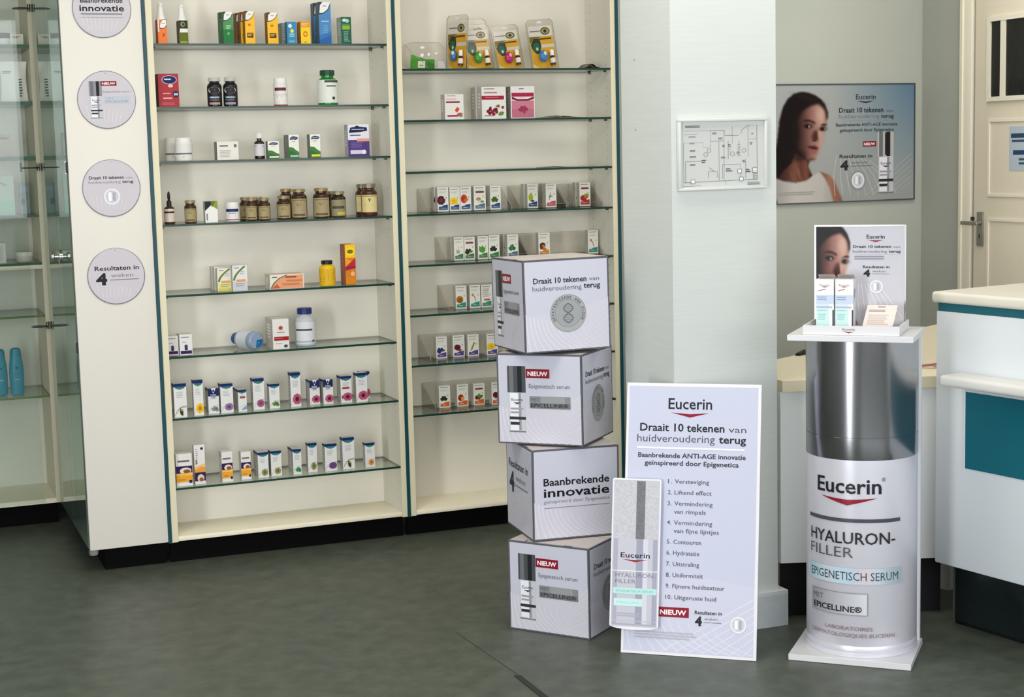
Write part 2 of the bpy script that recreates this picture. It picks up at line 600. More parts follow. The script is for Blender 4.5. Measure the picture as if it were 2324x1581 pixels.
def floor_plan():
    r = empty('picture_frame', (1.472, -1.68, 1.412), 'thin white framed floor plan drawing hanging on the papered pier', 'picture')
    w, h = .310, .219
    b = MB()
    F = M('#d0d2d0', 0.4)
    for a in ((-w/2, w/2, 0, .009), (-w/2, w/2, h - .009, h), (-w/2, -w/2 + .009, .009, h - .009), (w/2 - .009, w/2, .009, h - .009)):
        b.box(a[0], a[1], -.016, -.001, a[2], a[3], F, .002)
    b.build('frame', r)
    A = Art()
    A.rect(0, 0, 1, 1, '#c6c8c6')
    g, d = '#75787a', '#5a5d60'
    def L(*p, c=g, w_=.0022): A.line([(a, b_) for a, b_ in p], w_, c, w_ * 1.35)
    L((.04, .08), (.04, .68), (.27, .68), (.27, .61), (.36, .61), (.36, .86), (.05, .86)); L((.05, .81), (.2, .81))
    L((.36, .86), (.53, .86), (.53, .78), (.70, .78), c=d); L((.36, .70), (.52, .70)); L((.52, .86), (.52, .1)); L((.46, .70), (.46, .1))
    L((.81, .93), (.92, .93), (.92, .1), (.81, .1), c=d); L((.81, .93), (.81, .72), (.92, .72)); L((.81, .72), (.81, .45)); L((.72, .80), (.74, .87), (.81, .93))
    L((.04, .08), (.92, .1), c=d); L((.06, .4), (.25, .4)); L((.5, .34), (.72, .34), (.72, .12)); L((.5, .34), (.5, .12)); L((.78, .42), (.78, .12)); L((.88, .3), (.88, .1))
    L((.57, .7), (.57, .42)); L((.70, .7), (.70, .46)); L((.62, .92), (.62, .66), w_=.0015); L((.54, .1), (.54, .02), w_=.0015); L((.06, .06), (.06, .4)); L((.10, .06), (.16, .06))
    for x0, y0, x1, y1 in ((.06,.9,.3,.94),(.10,.76,.2,.78),(.11,.66,.18,.68),(.11,.54,.19,.57),(.11,.45,.2,.48),(.11,.33,.19,.36),(.38,.80,.44,.83),(.45,.72,.51,.75),(.25,.36,.31,.42),(.57,.60,.61,.65),(.67,.49,.70,.53),(.83,.63,.87,.67),(.85,.79,.88,.81),(.54,.22,.62,.28),(.78,.2,.84,.26),(.48,.43,.54,.46),(.50,.60,.53,.64),(.74,.36,.78,.4)):
        A.bars(x0, y0, x1, y1, 2, d, int(x0 * 100))
    for x0, y0 in ((.30, .50), (.34, .56), (.62, .5), (.76, .55)):
        A.ring(x0, y0, .022, .03, .026, .035, g, 10)
    for x0, y0, s_ in ((.12, .06, .05), (.70, .08, .05), (.68, .2, .05), (.86, .2, .06)):
        A.rect(x0, y0, x0 + s_, y0 + s_ * 1.3, d); A.rect(x0 + .005, y0 + .007, x0 + s_ - .005, y0 + s_ * 1.3 - .007, '#e3e4e2')
    for i in range(6): L((.865, .11 + i * .025), (.915, .11 + i * .025))
    L((.33, .14), (.33, .24), (.44, .24), (.44, .14)); L((.34, .3), (.4, .24)); L((.02, .02), (.24, .03)); A.bars(.8, .01, .97, .06, 3, g, 9)
    for i in range(5):
        L((.68, .48 + i * .04), (.72, .48 + i * .04)); L((.585, .5 + i * .03), (.6, .5 + i * .03))
    p = MB()
    p.box(-w/2 + .008, w/2 - .008, -.006, -.002, .008, h - .008, '#dcddda')
    p.art(A, (-w/2 + .009, -.0062, .009), (w - .018, 0, 0), (0, 0, h - .018), (0, -1, 0), step=.0001)
    p.build('drawing', r)
floor_plan()

# ------------------------------------------------------------ printed portrait of a woman (raster of dots on a fine grid)
def portrait(w_px, h_px, fx, fy, ox, oy, bright, bg):
    """colour grid; picture coordinates of the drawing = (ox + x*fx, oy + y*fy)"""
    yy, xx = np.mgrid[0:h_px, 0:w_px].astype(float)
    X = ox + xx * fx
    Y = oy + yy * fy
    img = np.empty((h_px, w_px, 3)); img[:] = bg(X, Y, xx / w_px, yy / h_px)
    def inside(pts):
        r = np.zeros(X.shape, bool)
        n = len(pts)
        for i in range(n):
            x0, y0 = pts[i]; x1, y1 = pts[(i + 1) % n]
            c = ((y0 > Y) != (y1 > Y))
            r ^= c & (X < (x1 - x0) * (Y - y0) / ((y1 - y0) or 1e-9) + x0)
        return r.astype(float)
    def blur(m, k):
        for _ in range(2):
            for ax in (0, 1):
                p = np.pad(m, [(k, k) if a == ax else (0, 0) for a in (0, 1)], mode='edge')
                m = sum(np.take(p, range(i, i + m.shape[ax]), axis=ax) for i in range(2 * k + 1)) / (2 * k + 1)
        return m
    def put(pts, col, k=1, a=1.0):
        m = inside(pts) * a
        if k: m = blur(m, k)
        c = col if isinstance(col, np.ndarray) else np.array(col, float)
        img[:] = img * (1 - m[..., None]) + c * m[..., None]
    def spot(cx, cy, rx, ry, col, a=1.0, rot=0):
        c, s_ = math.cos(rot), math.sin(rot)
        u = ((X - cx) * c + (Y - cy) * s_) / rx; v = (-(X - cx) * s_ + (Y - cy) * c) / ry
        m = np.clip(1.6 * np.exp(-(u * u + v * v) * 1.1) , 0, 1) * a
        m[m < .02] = 0
        img[:] = img * (1 - m[..., None]) + np.array(col, float) * m[..., None]
    def tone(stops):
        xs = [s_[0] for s_ in stops]
        return np.stack([np.interp(X, xs, [s_[1][k] for s_ in stops]) for k in range(3)], -1)
    put([(-200, 1560), (-150, 1100), (-20, 900), (20, 800), (45, 620), (60, 470), (105, 300), (160, 200), (240, 130), (330, 104), (420, 112), (520, 150), (600, 210), (650, 280), (680, 370), (678, 450), (640, 520), (500, 900), (300, 1300), (100, 1400)], (22, 14, 16), 1)
    spot(430, 190, 150, 30, (48, 32, 30), .55, .3)
    skin = tone([(200, (34, 20, 22)), (300, (58, 34, 34)), (380, (104, 66, 62)), (450, (150, 104, 96)), (540, (188, 142, 128)), (600, (206, 164, 148)), (660, (190, 146, 132))])
    neck = tone([(40, (58, 32, 30)), (160, (92, 54, 46)), (260, (132, 84, 70)), (330, (104, 60, 50)), (400, (128, 80, 66)), (460, (84, 46, 40))])
    put([(40, 1215), (110, 1120), (210, 1030), (260, 900), (420, 1000), (430, 1080), (478, 1195), (440, 1255), (330, 1285), (180, 1280)], neck, 1)
    put([(300, 1080), (340, 1250), (325, 1260), (280, 1120)], (168, 114, 96), 1, .7)
    put([(215, 1130), (245, 1260), (225, 1260), (195, 1150)], (150, 100, 84), 1, .6)
    put([(455, 1165), (480, 1195), (440, 1240)], (30, 16, 16), 1, .8)
    put([(556, 262), (600, 300), (640, 350), (660, 430), (665, 520), (648, 590), (640, 660), (618, 740), (592, 830), (562, 910), (520, 990), (470, 1010), (415, 1000), (350, 935), (285, 840), (240, 700), (240, 560), (300, 430), (370, 340), (460, 285)], skin, 2)
    spot(300, 930, 90, 70, (40, 22, 22), .7)
    spot(250, 640, 60, 160, (24, 15, 17), .8)
    spot(470, 980, 40, 14, (92, 52, 48), .6)
    spot(580, 400, 50, 80, (222, 184, 168), .55)
    spot(480, 640, 38, 55, (150, 98, 90), .5)
    put([(535, 590), (556, 650), (562, 725), (535, 748), (488, 742), (468, 700), (498, 625)], (62, 32, 32), 2, .9)
    spot(572, 660, 14, 70, (216, 170, 152), .8)
    spot(505, 738, 20, 8, (28, 12, 14), .9)
    put([(345, 492), (395, 464), (460, 470), (522, 506), (516, 522), (455, 494), (400, 488)], (32, 18, 18), 1, .95)
    put([(574, 548), (618, 522), (664, 524), (668, 546), (620, 545)], (32, 18, 18), 1, .95)
    spot(425, 545, 62, 30, (74, 44, 44), .7); spot(615, 588, 48, 28, (80, 48, 46), .7)
    put([(368, 548), (400, 525), (450, 530), (478, 556), (440, 574), (395, 568)], (26, 14, 16), 1)
    put([(425, 545), (448, 540), (458, 560), (432, 572)], (190, 176, 172), 0, .8)
    spot(412, 550, 14, 14, (12, 8, 10), 1)
    put([(575, 585), (605, 566), (645, 570), (655, 592), (620, 608), (590, 604)], (28, 15, 16), 1)
    put([(632, 575), (650, 580), (644, 598), (630, 596)], (176, 160, 156), 0, .7)
    spot(612, 588, 12, 13, (12, 8, 10), 1)
    put([(404, 800), (470, 806), (512, 800), (560, 836), (545, 862), (480, 846), (425, 826)], (108, 52, 54), 1)
    put([(425, 815), (500, 826), (545, 845), (500, 852), (440, 832)], (44, 14, 18), 1)
    put([(440, 846), (500, 866), (552, 856), (530, 905), (480, 906)], (158, 86, 86), 1)
    spot(505, 885, 20, 8, (196, 128, 124), .6)
    put([(560, 1145), (690, 1185), (765, 1270), (880, 1560), (735, 1560), (680, 1350), (620, 1230)], tone([(560, (120, 76, 62)), (700, (176, 122, 102)), (860, (150, 100, 84))]), 1)
    put([(-60, 1190), (10, 1212), (120, 1255), (260, 1280), (400, 1260), (480, 1200), (575, 1148), (640, 1230), (705, 1370), (755, 1560), (50, 1560), (-60, 1480)], tone([(0, (176, 170, 168)), (250, (214, 208, 203)), (600, (206, 201, 196)), (750, (186, 180, 176))]), 1)
    put([(-20, 1400), (40, 1560), (-20, 1560)], (80, 46, 42), 1)
    return np.clip(img * bright, 0, 255)

def photo_grid(b, img, o, u, w, nrm):
    """adds the raster as a fine grid with one colour per vertex; returns the linear colours"""
    h, ww, _ = img.shape
    o, u, w, nrm = map(Vector, (o, u, w, nrm))
    n0 = len(b.v)
    v = []
    for j in range(h):
        for i in range(ww):
            v.append(o + u * (i / (ww - 1)) + w * (1 - j / (h - 1)) + nrm * .0004)
    f = [(j * ww + i, (j + 1) * ww + i, (j + 1) * ww + i + 1, j * ww + i + 1) for j in range(h - 1) for i in range(ww - 1)]
    b.raw(v, f, PHOTO)
    c = img.reshape(-1, 3) / 255.0
    c = np.where(c <= 0.04045, c / 12.92, ((c + 0.055) / 1.055) ** 2.4)
    return n0, c

def paint(o, n0, c):
    a = o.data.color_attributes.new('print', 'FLOAT_COLOR', 'POINT')
    full = np.ones((len(o.data.vertices), 4), np.float32)
    full[n0:n0 + len(c), :3] = c
    a.data.foreach_set('color', full.ravel())

def poster():
    x0, x1, z0, z1 = 2.79, 3.602, 1.272, 1.815
    r = empty('poster', ((x0 + x1) / 2, 0.30, z0), 'large landscape poster of a dark haired woman in a white top on the alcove wall', 'poster')
    w, h = x1 - x0, z1 - z0
    def bg(X, Y, u, v):
        t = np.clip((u - .45) * 1.7, 0, 1) * np.clip(1.05 - v * 1.25, 0, 1)
        base = np.stack([178 - 6 * v, 182 - 6 * v, 182 - 8 * v], -1)
        return base * (1 - t[..., None]) + np.array([104, 138, 164.]) * t[..., None]
    # drawing unit: 5.645 per photograph pixel; the poster is about 345 px wide
    img = portrait(230, 184, 345 / 230 * 5.645, 272 / 184 * 5.645, -118, 18, .90, bg)
    b = MB()
    b.box(-w/2 + .004, w/2 - .004, -.008, -.001, .004, h - .004, '#9aa0a2')
    n0, c = photo_grid(b, img, (-w/2 + .006, -.0084, .006), (w - .012, 0, 0), (0, 0, h - .012), (0, -1, 0))
    A = Art()
    for i in range(9):
        t = i / 8
        A.line([(.46 + .42 * t, .05), (.45 + .36 * t, .22), (.47 + .22 * t, .40 - .05 * t)], .0016, '#c6c9c8')
    for i in range(7):
        A.line([(.66 + i * .05, .03 + .01 * i), (.985, .40 - .05 * i)], .0012, '#c0c5c8')
    logo(A, .600, .875, .735, .045, 0.45, '#2c3844', red='#3a2a3c')
    A.text('Draait 10 tekenen', .487, .762, .788, .045, '#222d36', 0.018); A.text('van', .805, .762, .856, .03, '#58666e')
    A.text('huidveroudering', .485, .712, .760, .04, '#6b7880', -.004); A.text('terug', .772, .712, .860, .036, '#27333d', 0.015)
    A.rect(.487, .688, .845, .693, '#8c979c')
    A.text('Baanbrekende ANTI-AGE innovatie', .465, .645, .885, .028, '#3c474f', 0.02); A.text('geïnspireerd door Epigenetica', .49, .598, .862, .028, '#3c474f', 0.02)
    badge(A, .648, .465, .738, .512)
    weeks(A, .49, .27, .712, .41, '#2b2e33')
    A.ring(.615, .175, .047, .075, .056, .09, '#8f979a'); small_coin(A, .615, .175, .044, .07)
    serum(A, .745, .055, .862, .59, '#b9b6b0')
    A.rect(.80, .39, .825, .585, '#231f2c')
    A.bars(.05, .06, .40, .095, 2, '#a49f9b', 5)
    b.art(A, (-w/2 + .006, -.0088, .006), (w - .012, 0, 0), (0, 0, h - .012), (0, -1, 0), step=.0001)
    o = b.build('print', r)
    paint(o, n0, c)
    f = MB()
    FM = M('#6d717a', 0.3, 0.8)
    t = .006
    f.box(-w/2, w/2, -.012, -.0005, h - t, h, FM); f.box(-w/2, w/2, -.012, -.0005, 0, t, FM)
    f.box(-w/2, -w/2 + t, -.012, -.0005, t, h - t, FM); f.box(w/2 - t, w/2, -.012, -.0005, t, h - t, FM)
    f.build('frame', r)
poster()

# ============================================================ SHELVING
BW = 0.961
ZL = [1.969, 1.736, 1.535, 1.300, 1.034, 0.800, 0.564, 0.295]
ZR = [1.872, 1.672, 1.470, 1.302, 1.100, 0.900, 0.698, 0.496]
BACKP = M('#e0dbd0', 0.6, noise=0.02, nscale=3)
INNER = M('#e0dcd0', 0.55)
EDGE = M('#ddd5b8', 0.45)
TEAL = M('#10454f', 0.35)
TOPZ = 2.70
def cabinet(x0, label, right_end):
    x1 = x0 + BW
    r = empty('display_cabinet', (x0 + BW / 2, 0, 0), label, 'cabinet')
    O = -(x0 + BW / 2)
    lx0, lx1, rx0, rx1 = x0 + .007, x0 + .031, x1 - .028, x1 - .007
    b = MB(); b.box(O + lx1, O + rx0, .249, .262, .09, TOPZ, BACKP); b.build('back_panel', r)
    b = MB(); b.box(O + lx0, O + lx1, .0015, .262, .09, TOPZ, INNER, skip='f'); b.box(O + lx0, O + lx1, 0, .0015, .09, TOPZ, EDGE); b.build('side_panel', r)
    b = MB(); b.box(O + rx0, O + rx1, .0015, .262, .09, TOPZ, INNER, skip='f'); b.box(O + rx0, O + rx1, 0, .0015, .09, TOPZ, EDGE)
    for yy in (.045, .20):
        for k in range(int((TOPZ - .2) / .032)):
            z = .16 + k * .032
            b.raw([(O + rx0 - .0004, yy - .0022, z), (O + rx0 - .0004, yy + .0022, z), (O + rx0 - .0004, yy + .0022, z + .0045), (O + rx0 - .0004, yy - .0022, z + .0045)], [(0, 1, 2, 3)], '#8d8a7e')
    b.build('side_panel', r)
    b = MB(); b.box(O + lx1, O + rx0, .004, .249, .092, .110, CREAM, .002); b.build('bottom_board', r)
    b = MB(); b.box(O + lx1, O + rx0, .002, .249, TOPZ - .02, TOPZ, CREAM); b.build('top_board', r)
    b = MB(); b.box(O + x0 + .008, O + x1 - .010, .06, .08, 0, .0895, M('#060606', 0.8, spec=0.1)); b.build('plinth', r)
    b = MB(); b.box(O + x0 - .0065, O + x0 + .0065, -.004, .25, .089, TOPZ, TEAL); b.build('edge_strip', r)
    if right_end:
        b = MB(); b.box(O + x1 - .0065, O + x1 + .0065, -.004, .25, .089, TOPZ, TEAL); b.build('edge_strip', r)
    return r
cabinet(0.0, 'left open display cabinet with cream sides and eight glass shelves', False)
cabinet(BW, 'right open display cabinet with cream sides, partly hidden by the cube stack', True)

ORD = ['topmost', 'second', 'third', 'fourth', 'fifth', 'sixth', 'seventh', 'lowest']
PINM = M('#6f6f68', 0.3, 0.8)
def shelf(x0, z, i, bay):
    a, c = x0 + .0318, x0 + BW - .0288
    r = empty('glass_shelf', ((a + c) / 2, .12, z), '%s glass shelf with dark green edge in the %s open cabinet' % (ORD[i], bay), 'shelf', 'glass shelves of the %s cabinet' % bay)
    hw = (c - a) / 2
    b = MB()
    b.box(-hw, hw, -.117, .122, -.004, .004, GLASS, skip='flrk')
    b.box(-hw, hw, -.117, .122, -.004, .004, GEDGE, skip='tb')
    b.build('pane', r)
    for sx in (-1, 1):
        for yy in (-.075, .08):
            p = MB()
            p.lathe([(.0035, 0), (.0035, .012)], PINM, sx * (hw - .0002), yy, -.0078, 8, axis=Matrix.Rotation(-sx * math.pi / 2, 3, 'Y'))
            p.build('shelf_pin', r)
for i in range(8):
    shelf(0.0, ZL[i], i, 'left')
for i in range(8):
    shelf(BW, ZR[i], i, 'right')

def end_column():
    r = empty('end_panel', (-.15, 0, 0), 'plain white end panel with four round signs, left of the open shelves', 'panel')
    b = MB(); b.box(-.1495, .1435, .0, .90, .093, TOPZ, M('#dfdbd2', 0.4), .003); b.build('panel', r)
    b = MB(); b.box(-.1545, -.1505, .012, .46, .10, TOPZ, MIRROR, skip='frkbt'); b.box(-.1545, -.1505, .012, .46, .10, TOPZ, M('#48554e', .4), skip='l'); gs = b.build('glass_side', r)
    b = MB(); b.box(-.1545, -.1505, .464, .925, .10, TOPZ, MIRROR, skip='frkbt'); b.box(-.1545, -.1505, .464, .925, .10, TOPZ, M('#48554e', .4), skip='l'); b.build('glass_side', r)
    b = MB(); b.box(-.09, .1425, .06, .88, 0, .092, M('#060606', 0.8, spec=0.1)); b.build('plinth', r)
    CH = M('#c8c9c6', 0.2, 0.9)
    for z in (1.526, .861):
        b = MB(); b.box(-.1585, -.155, .02, .05, z - .022, z + .022, CH); b.box(-.157, -.150, .004, .014, z - .02, z + .02, '#2a2a28'); b.build('lock', gs)
    b = MB(); b.lathe([(.028, 0), (.028, .006), (.010, .008), (.008, .022), (.018, .026), (.018, .034)], CH, -.155, .382, 1.181, 20, axis=Matrix.Rotation(-math.pi / 2, 3, 'Y')); b.build('knob', gs)
    b = MB(); b.lathe([(.016, .004), (.018, .012), (.018, .022), (.008, .024)], M('#9b9a95', 0.3, trans=0.3), -.135, .02, .069, 16); b.build('bumper', r)
end_column()

def disc(z, kind, label):
    r = empty('round_sign', (-.149, -.001, z), label, 'sign', 'round signs on the end panel')
    R = .105
    ax = Matrix.Rotation(math.pi / 2, 3, 'X')
    b = MB()
    b.lathe([(R - .002, 0), (R, .001), (R, .004), (R - .002, .005)], M('#8d8c96', 0.3, 0.5), 0, 0, 0, 56, axis=ax)
    A = Art()
    A.ell(.5, .5, .485, .485, '#c8c3ca', 56)
    for i in range(9):
        t = i / 8
        pts = [(.14 + .5 * t + .1 * t * q + (.06 - .05 * q) , .10 + .26 * q * (1 - .4 * t) + .03) for q in (0, .3, .6, 1)]
        pts = [p for p in pts if (p[0] - .5) ** 2 + (p[1] - .5) ** 2 < .2]
        if len(pts) > 1: A.line(pts, .006, '#d3cfd6')
    A.ell(.5, .955, .008, .008, '#6c6a70', 8)
    if kind == 0:
        A.text('Baanbrekende', .14, .60, .86, .085, INK, .018); A.text('innovatie', .12, .455, .88, .11, INK, .018); A.bars(.14, .37, .88, .42, 1, '#8c8994', 1); A.rect(.14, .345, .86, .352, '#8c8994')
    elif kind == 1:
        serum(A, .20, .18, .43, .82, '#8a8c95'); badge(A, .41, .74, .68, .82); A.text('Epigenetisch serum', .44, .625, .90, .035, '#86838f', -.002)
        A.rect(.45, .44, .90, .56, '#b9c0cb'); A.text('MET', .50, .51, .62, .03, '#9298a4'); A.text('EPICELLINE', .48, .455, .86, .035, '#8b91a0', .01)
    elif kind == 2:
        A.text('Draait 10 tekenen', .12, .66, .72, .055, INK, .018); A.text('van', .75, .66, .87, .04, '#85828d'); A.text('huidveroudering', .11, .585, .66, .05, '#7a7782', -.003); A.text('terug', .69, .585, .88, .05, INK, .018)
        small_coin(A, .50, .35, .15, .15)
    else:
        weeks(A, .13, .36, .90, .70)
    b.art(A, (-R, -.0052, -R), (2 * R, 0, 0), (0, 0, 2 * R), (0, -1, 0), step=.00012)
    b.build('disc', r)
disc(2.097, 0, 'round silver sign cut by the top of the picture, reading innovatie')
disc(1.769, 1, 'round silver sign with a serum bottle and red badge, second from the top')
disc(1.447, 2, 'round silver sign with an embossed coin, third from the top')
disc(1.122, 3, 'round silver sign reading Resultaten in 4 weken, lowest of the four')

def glass_cabinet():
    r = empty('glass_showcase', (-.75, .95, 0), 'tall glass fronted showcase at the left edge of the picture', 'cabinet')
    GR = M('#d6d3ca', 0.6)
    x0, x1 = -.75, .43     # local x range: world -1.5 .. -.32
    b = MB(); b.box(x0, x1, .37, .385, .095, TOPZ, GR); b.build('back_panel', r)
    b = MB(); b.box(x1, x1 + .018, .002, .385, .095, TOPZ, M('#cfcab2', 0.45)); b.build('side_panel', r)
    b = MB(); b.box(x0 - .018, x0, .002, .385, .095, TOPZ, M('#cfcab2', 0.45)); b.build('side_panel', r)
    b = MB(); b.box(x0, x1, .002, .37, .095, .115, CREAM); b.build('bottom_board', r)
    b = MB(); b.box(x0, x1, .002, .37, TOPZ - .02, TOPZ, CREAM); b.build('top_board', r)
    b = MB(); b.box(x0, x1, .002, .05, 1.102, 1.1185, M('#cfcab2', 0.45)); b.build('rail', r)
    b = MB(); b.box(x0, x1 + .01, .05, .07, 0, .0945, M('#060606', 0.8, spec=0.1)); b.build('plinth', r)
    doors = []
    for z0, z1 in ((.10, 1.110), (1.116, TOPZ)):
        b = MB(); b.box(x0, x1 - .05, -.006, -.001, z0, z1, PANE, skip='lr'); b.box(x0, x1 - .05, -.006, -.001, z0, z1, M('#7d9a8c', .1), skip='fktb'); doors.append(b.build('glass_door', r))
    CH = M('#5f625e', 0.25, 0.8)
    for z in (2.179, 1.525, .859):
        b = MB()
        b.lathe([(.034, -.0025), (.036, 0), (.034, .0025)], CH, x1 - .026, -.006, z, 24); b.lathe([(.006, -.012), (.006, .018)], CH, x1 + .006, -.010, z, 10); b.build('hinge', doors[0 if z < 1.1 else 1])
    zs = [2.035, 1.801, 1.573, 1.328, 1.128, .905, .561]
    for i, z in enumerate(zs):
        q = empty('showcase_shelf', (-.91, 1.13, z), '%s green edged glass shelf inside the glass fronted showcase' % ORD[i], 'shelf', 'glass shelves of the showcase')
        e = M('#125030', .3) if i < 3 else (M('#1f4a36', .3) if i < 5 else M('#5a7038', .3))
        t = .016 if i < 3 else .009
        p = MB(); p.box(-.588, .588, -.165, .185, -t, 0, GLASS, skip='flrk'); p.box(-.588, .588, -.165, .185, -t, 0, e, skip='tb'); p.build('pane', q)
glass_cabinet()

def showcase_goods():
    def carton(nm, x, y, z, w, d, h, c, A, label, cat='box', rot=0):
        b = MB(); b.boxf(-w/2, w/2, -d/2, d/2, 0, h, c, c, c)
        if A: b.art(A, (-w/2, -d/2, 0), (w, 0, 0), (0, 0, h), (0, -1, 0))
        b.build(nm, loc=(x, y, z), rot=(0, 0, rot), label=label, cat=cat)
    A = Art(); A.bars(.15, .6, .8, .8, 2, '#8a8278', 1)
    carton('skincare_box', -.360, 1.06, 2.035, .052, .04, .048, '#e6e0d6', A, 'small pale box beside the black lidded jar in the showcase')
    r = empty('cream_jar', (-.412, 1.06, 2.035), 'white jar with black lid on the topmost showcase shelf', 'jar')
    b = MB(); b.lathe([(.0, 0), (.026, 0), (.028, .004), (.028, .03)], '#f0efec'); b.build('body', r)
    b = MB(); b.lathe([(.029, .03), (.029, .05), (.026, .052), (0, .052)], '#1c1c1c'); b.build('lid', r)
    # pouch
    b = MB(); v, f = [], []
    n, m = 9, 9
    for j in range(m):
        t = j / (m - 1)
        for s_ in (-1, 1):
            for i in range(n):
                u = i / (n - 1)
                hw = .056 - .006 * math.sin(t * math.pi)
                th = (.026 * (1 - t) ** .6 + .001) * math.sin(u * math.pi) + .001
                v.append((-hw + 2 * hw * u, s_ * th + .004 * math.sin(9 * u + 7 * t), t * .168))
    for j in range(m - 1):
        for s_ in (0, 1):
            for i in range(n - 1):
                a = (j * 2 + s_) * n + i; c = ((j + 1) * 2 + s_) * n + i
                f.append((a, a + 1, c + 1, c) if s_ == 0 else (a + 1, a, c, c + 1))
    b.raw(v, f, '#f2f0ec', True)
    A = Art(); A.bars(.05, .72, .5, .8, 2, '#9c9a94', 1); A.bars(.68, .10, .82, .60, 7, '#6d6a66', 4)
    b.art(A, (-.05, -.031, .0), (.1, 0, 0), (0, .026, .16), (0, -1, .1))
    b.build('refill_pouch', loc=(-.382, 1.05, 1.8015), label='white crumpled refill pouch standing on the second showcase shelf', cat='pouch')
    A = Art(); A.bars(.1, .7, .9, .86, 1, '#8a8278', 1)
    carton('skincare_box', -.440, 1.06, 1.5735, .06, .04, .095, '#b5aba0', A, 'beige box at the picture edge on the third showcase shelf')
    A = Art(); A.rect(0, 0, 1, .35, '#9cc7b8'); A.poly([(0, .9), (.7, .72), (.7, .78), (0, .96)], '#9aa69f')
    carton('skincare_box', -.452, 1.08, 1.3285, .09, .03, .165, '#b4c4b8', A, 'tall pale green box at the picture edge on the fourth showcase shelf')
    A = Art(); A.rect(0, .72, 1, .9, '#8f9aa8'); A.rect(.1, .3, .5, .5, '#5b6f74')
    carton('skincare_box', -.358, 1.16, 1.3285, .04, .03, .13, '#7c8f92', A, 'slate blue box behind the glass on the fourth showcase shelf')
    A = Art(); A.rect(.1, .1, .8, .9, '#c8c6c2')
    carton('skincare_box', -.490, 1.03, 1.1285, .06, .04, .085, '#d6d4cf', A, 'white box at the picture edge above the cream rail of the showcase')
    r = empty('cream_tub', (-.382, 1.04, 1.1285), 'low round white cream tub above the cream rail of the showcase', 'jar')
    b = MB(); b.lathe([(0, 0), (.028, 0), (.034, .006), (.036, .026)], '#d2c9c0'); b.build('body', r)
    b = MB(); b.lathe([(.037, .026), (.037, .042), (.034, .044), (0, .044)], '#dedad2'); b.build('lid', r)
    for x, lab in ((-.512, 'turquoise shampoo bottle cut off by the left picture edge'), (-.445, 'turquoise shampoo bottle standing whole on the lowest showcase shelf')):
        r = empty('shampoo_bottle', (x, 1.04, .5615), lab, 'bottle', 'shampoo bottles in the showcase')
        b = MB(); T = M('#1689a3', 0.3)
        def oval(rx, ry, z, n=24): return [(rx * math.cos(2 * math.pi * i / n), ry * math.sin(2 * math.pi * i / n), z) for i in range(n)]
        prof = [(.020, .013, 0), (.027, .018, .004), (.030, .020, .05), (.0305, .020, .10), (.028, .019, .135), (.024, .017, .165)]
        v = []
        for p in prof: v += oval(*p)
        n = 24
        f = [(k * n + i, k * n + (i + 1) % n, (k + 1) * n + (i + 1) % n, (k + 1) * n + i) for k in range(len(prof) - 1) for i in range(n)]
        b.raw(v, f + [tuple(range(n))[::-1]], T, True)
        A = Art(); A.rect(.2, .40, .8, .44, '#8fc3c8'); A.ell(.5, .78, .22, .03, '#1f5d86'); A.bars(.2, .5, .8, .68, 3, '#3f9db2', 2)
        b.art(A, (-.018, -.0215, .01), (.036, 0, 0), (0, 0, .14), (0, -1, 0)); b.build('body', r)
        b = MB(); v = []
        prof = [(.024, .017, .1652), (.0225, .016, .19), (.018, .013, .200), (.008, .006, .203)]
        for p in prof: v += oval(*p)
        f = [(k * n + i, k * n + (i + 1) % n, (k + 1) * n + (i + 1) % n, (k + 1) * n + i) for k in range(len(prof) - 1) for i in range(n)]
        b.raw(v, f + [tuple(range(3 * n, 4 * n))], M('#147f99', 0.3), True); b.build('cap', r)
showcase_goods()

# ============================================================ GOODS ON THE SHELVES
NAVY = '#1d2a66'
def flower(A, cx, cy, rx, ry, c, core=None, petals=7, seed=0):
    r = random.Random(seed)
    for i in range(petals):
        a = 2 * math.pi * i / petals + r.random() * .4
        A.ell(cx + rx * .55 * math.cos(a), cy + ry * .55 * math.sin(a), rx * .5, ry * .42, c, 10)
    A.ell(cx, cy, rx * .42, ry * .42, core or c, 12)

def leaf(A, x, y, lx, ly, c, rot):
    p = [(0, 0), (.3, .28), (.65, .3), (1, 0), (.65, -.3), (.3, -.28)]
    cr, sr = math.cos(rot), math.sin(rot)
    A.poly([(x + (a * cr - b_ * sr) * lx, y + (a * sr + b_ * cr) * ly) for a, b_ in p], c)

def leaf_corner(A, dark='#3a4a3a'):
    A.poly([(0, .70), (.35, .72), (.75, .80), (1, .95), (1, 1), (.0, 1)], dark)
    A.poly([(.06, .74), (.36, .745), (.72, .82), (.98, .97), (.98, 1), (.35, 1), (.12, .92)], '#e7e6e2')
    A.bars(.34, .86, .78, .92, 1, '#a9a8a5', 2)

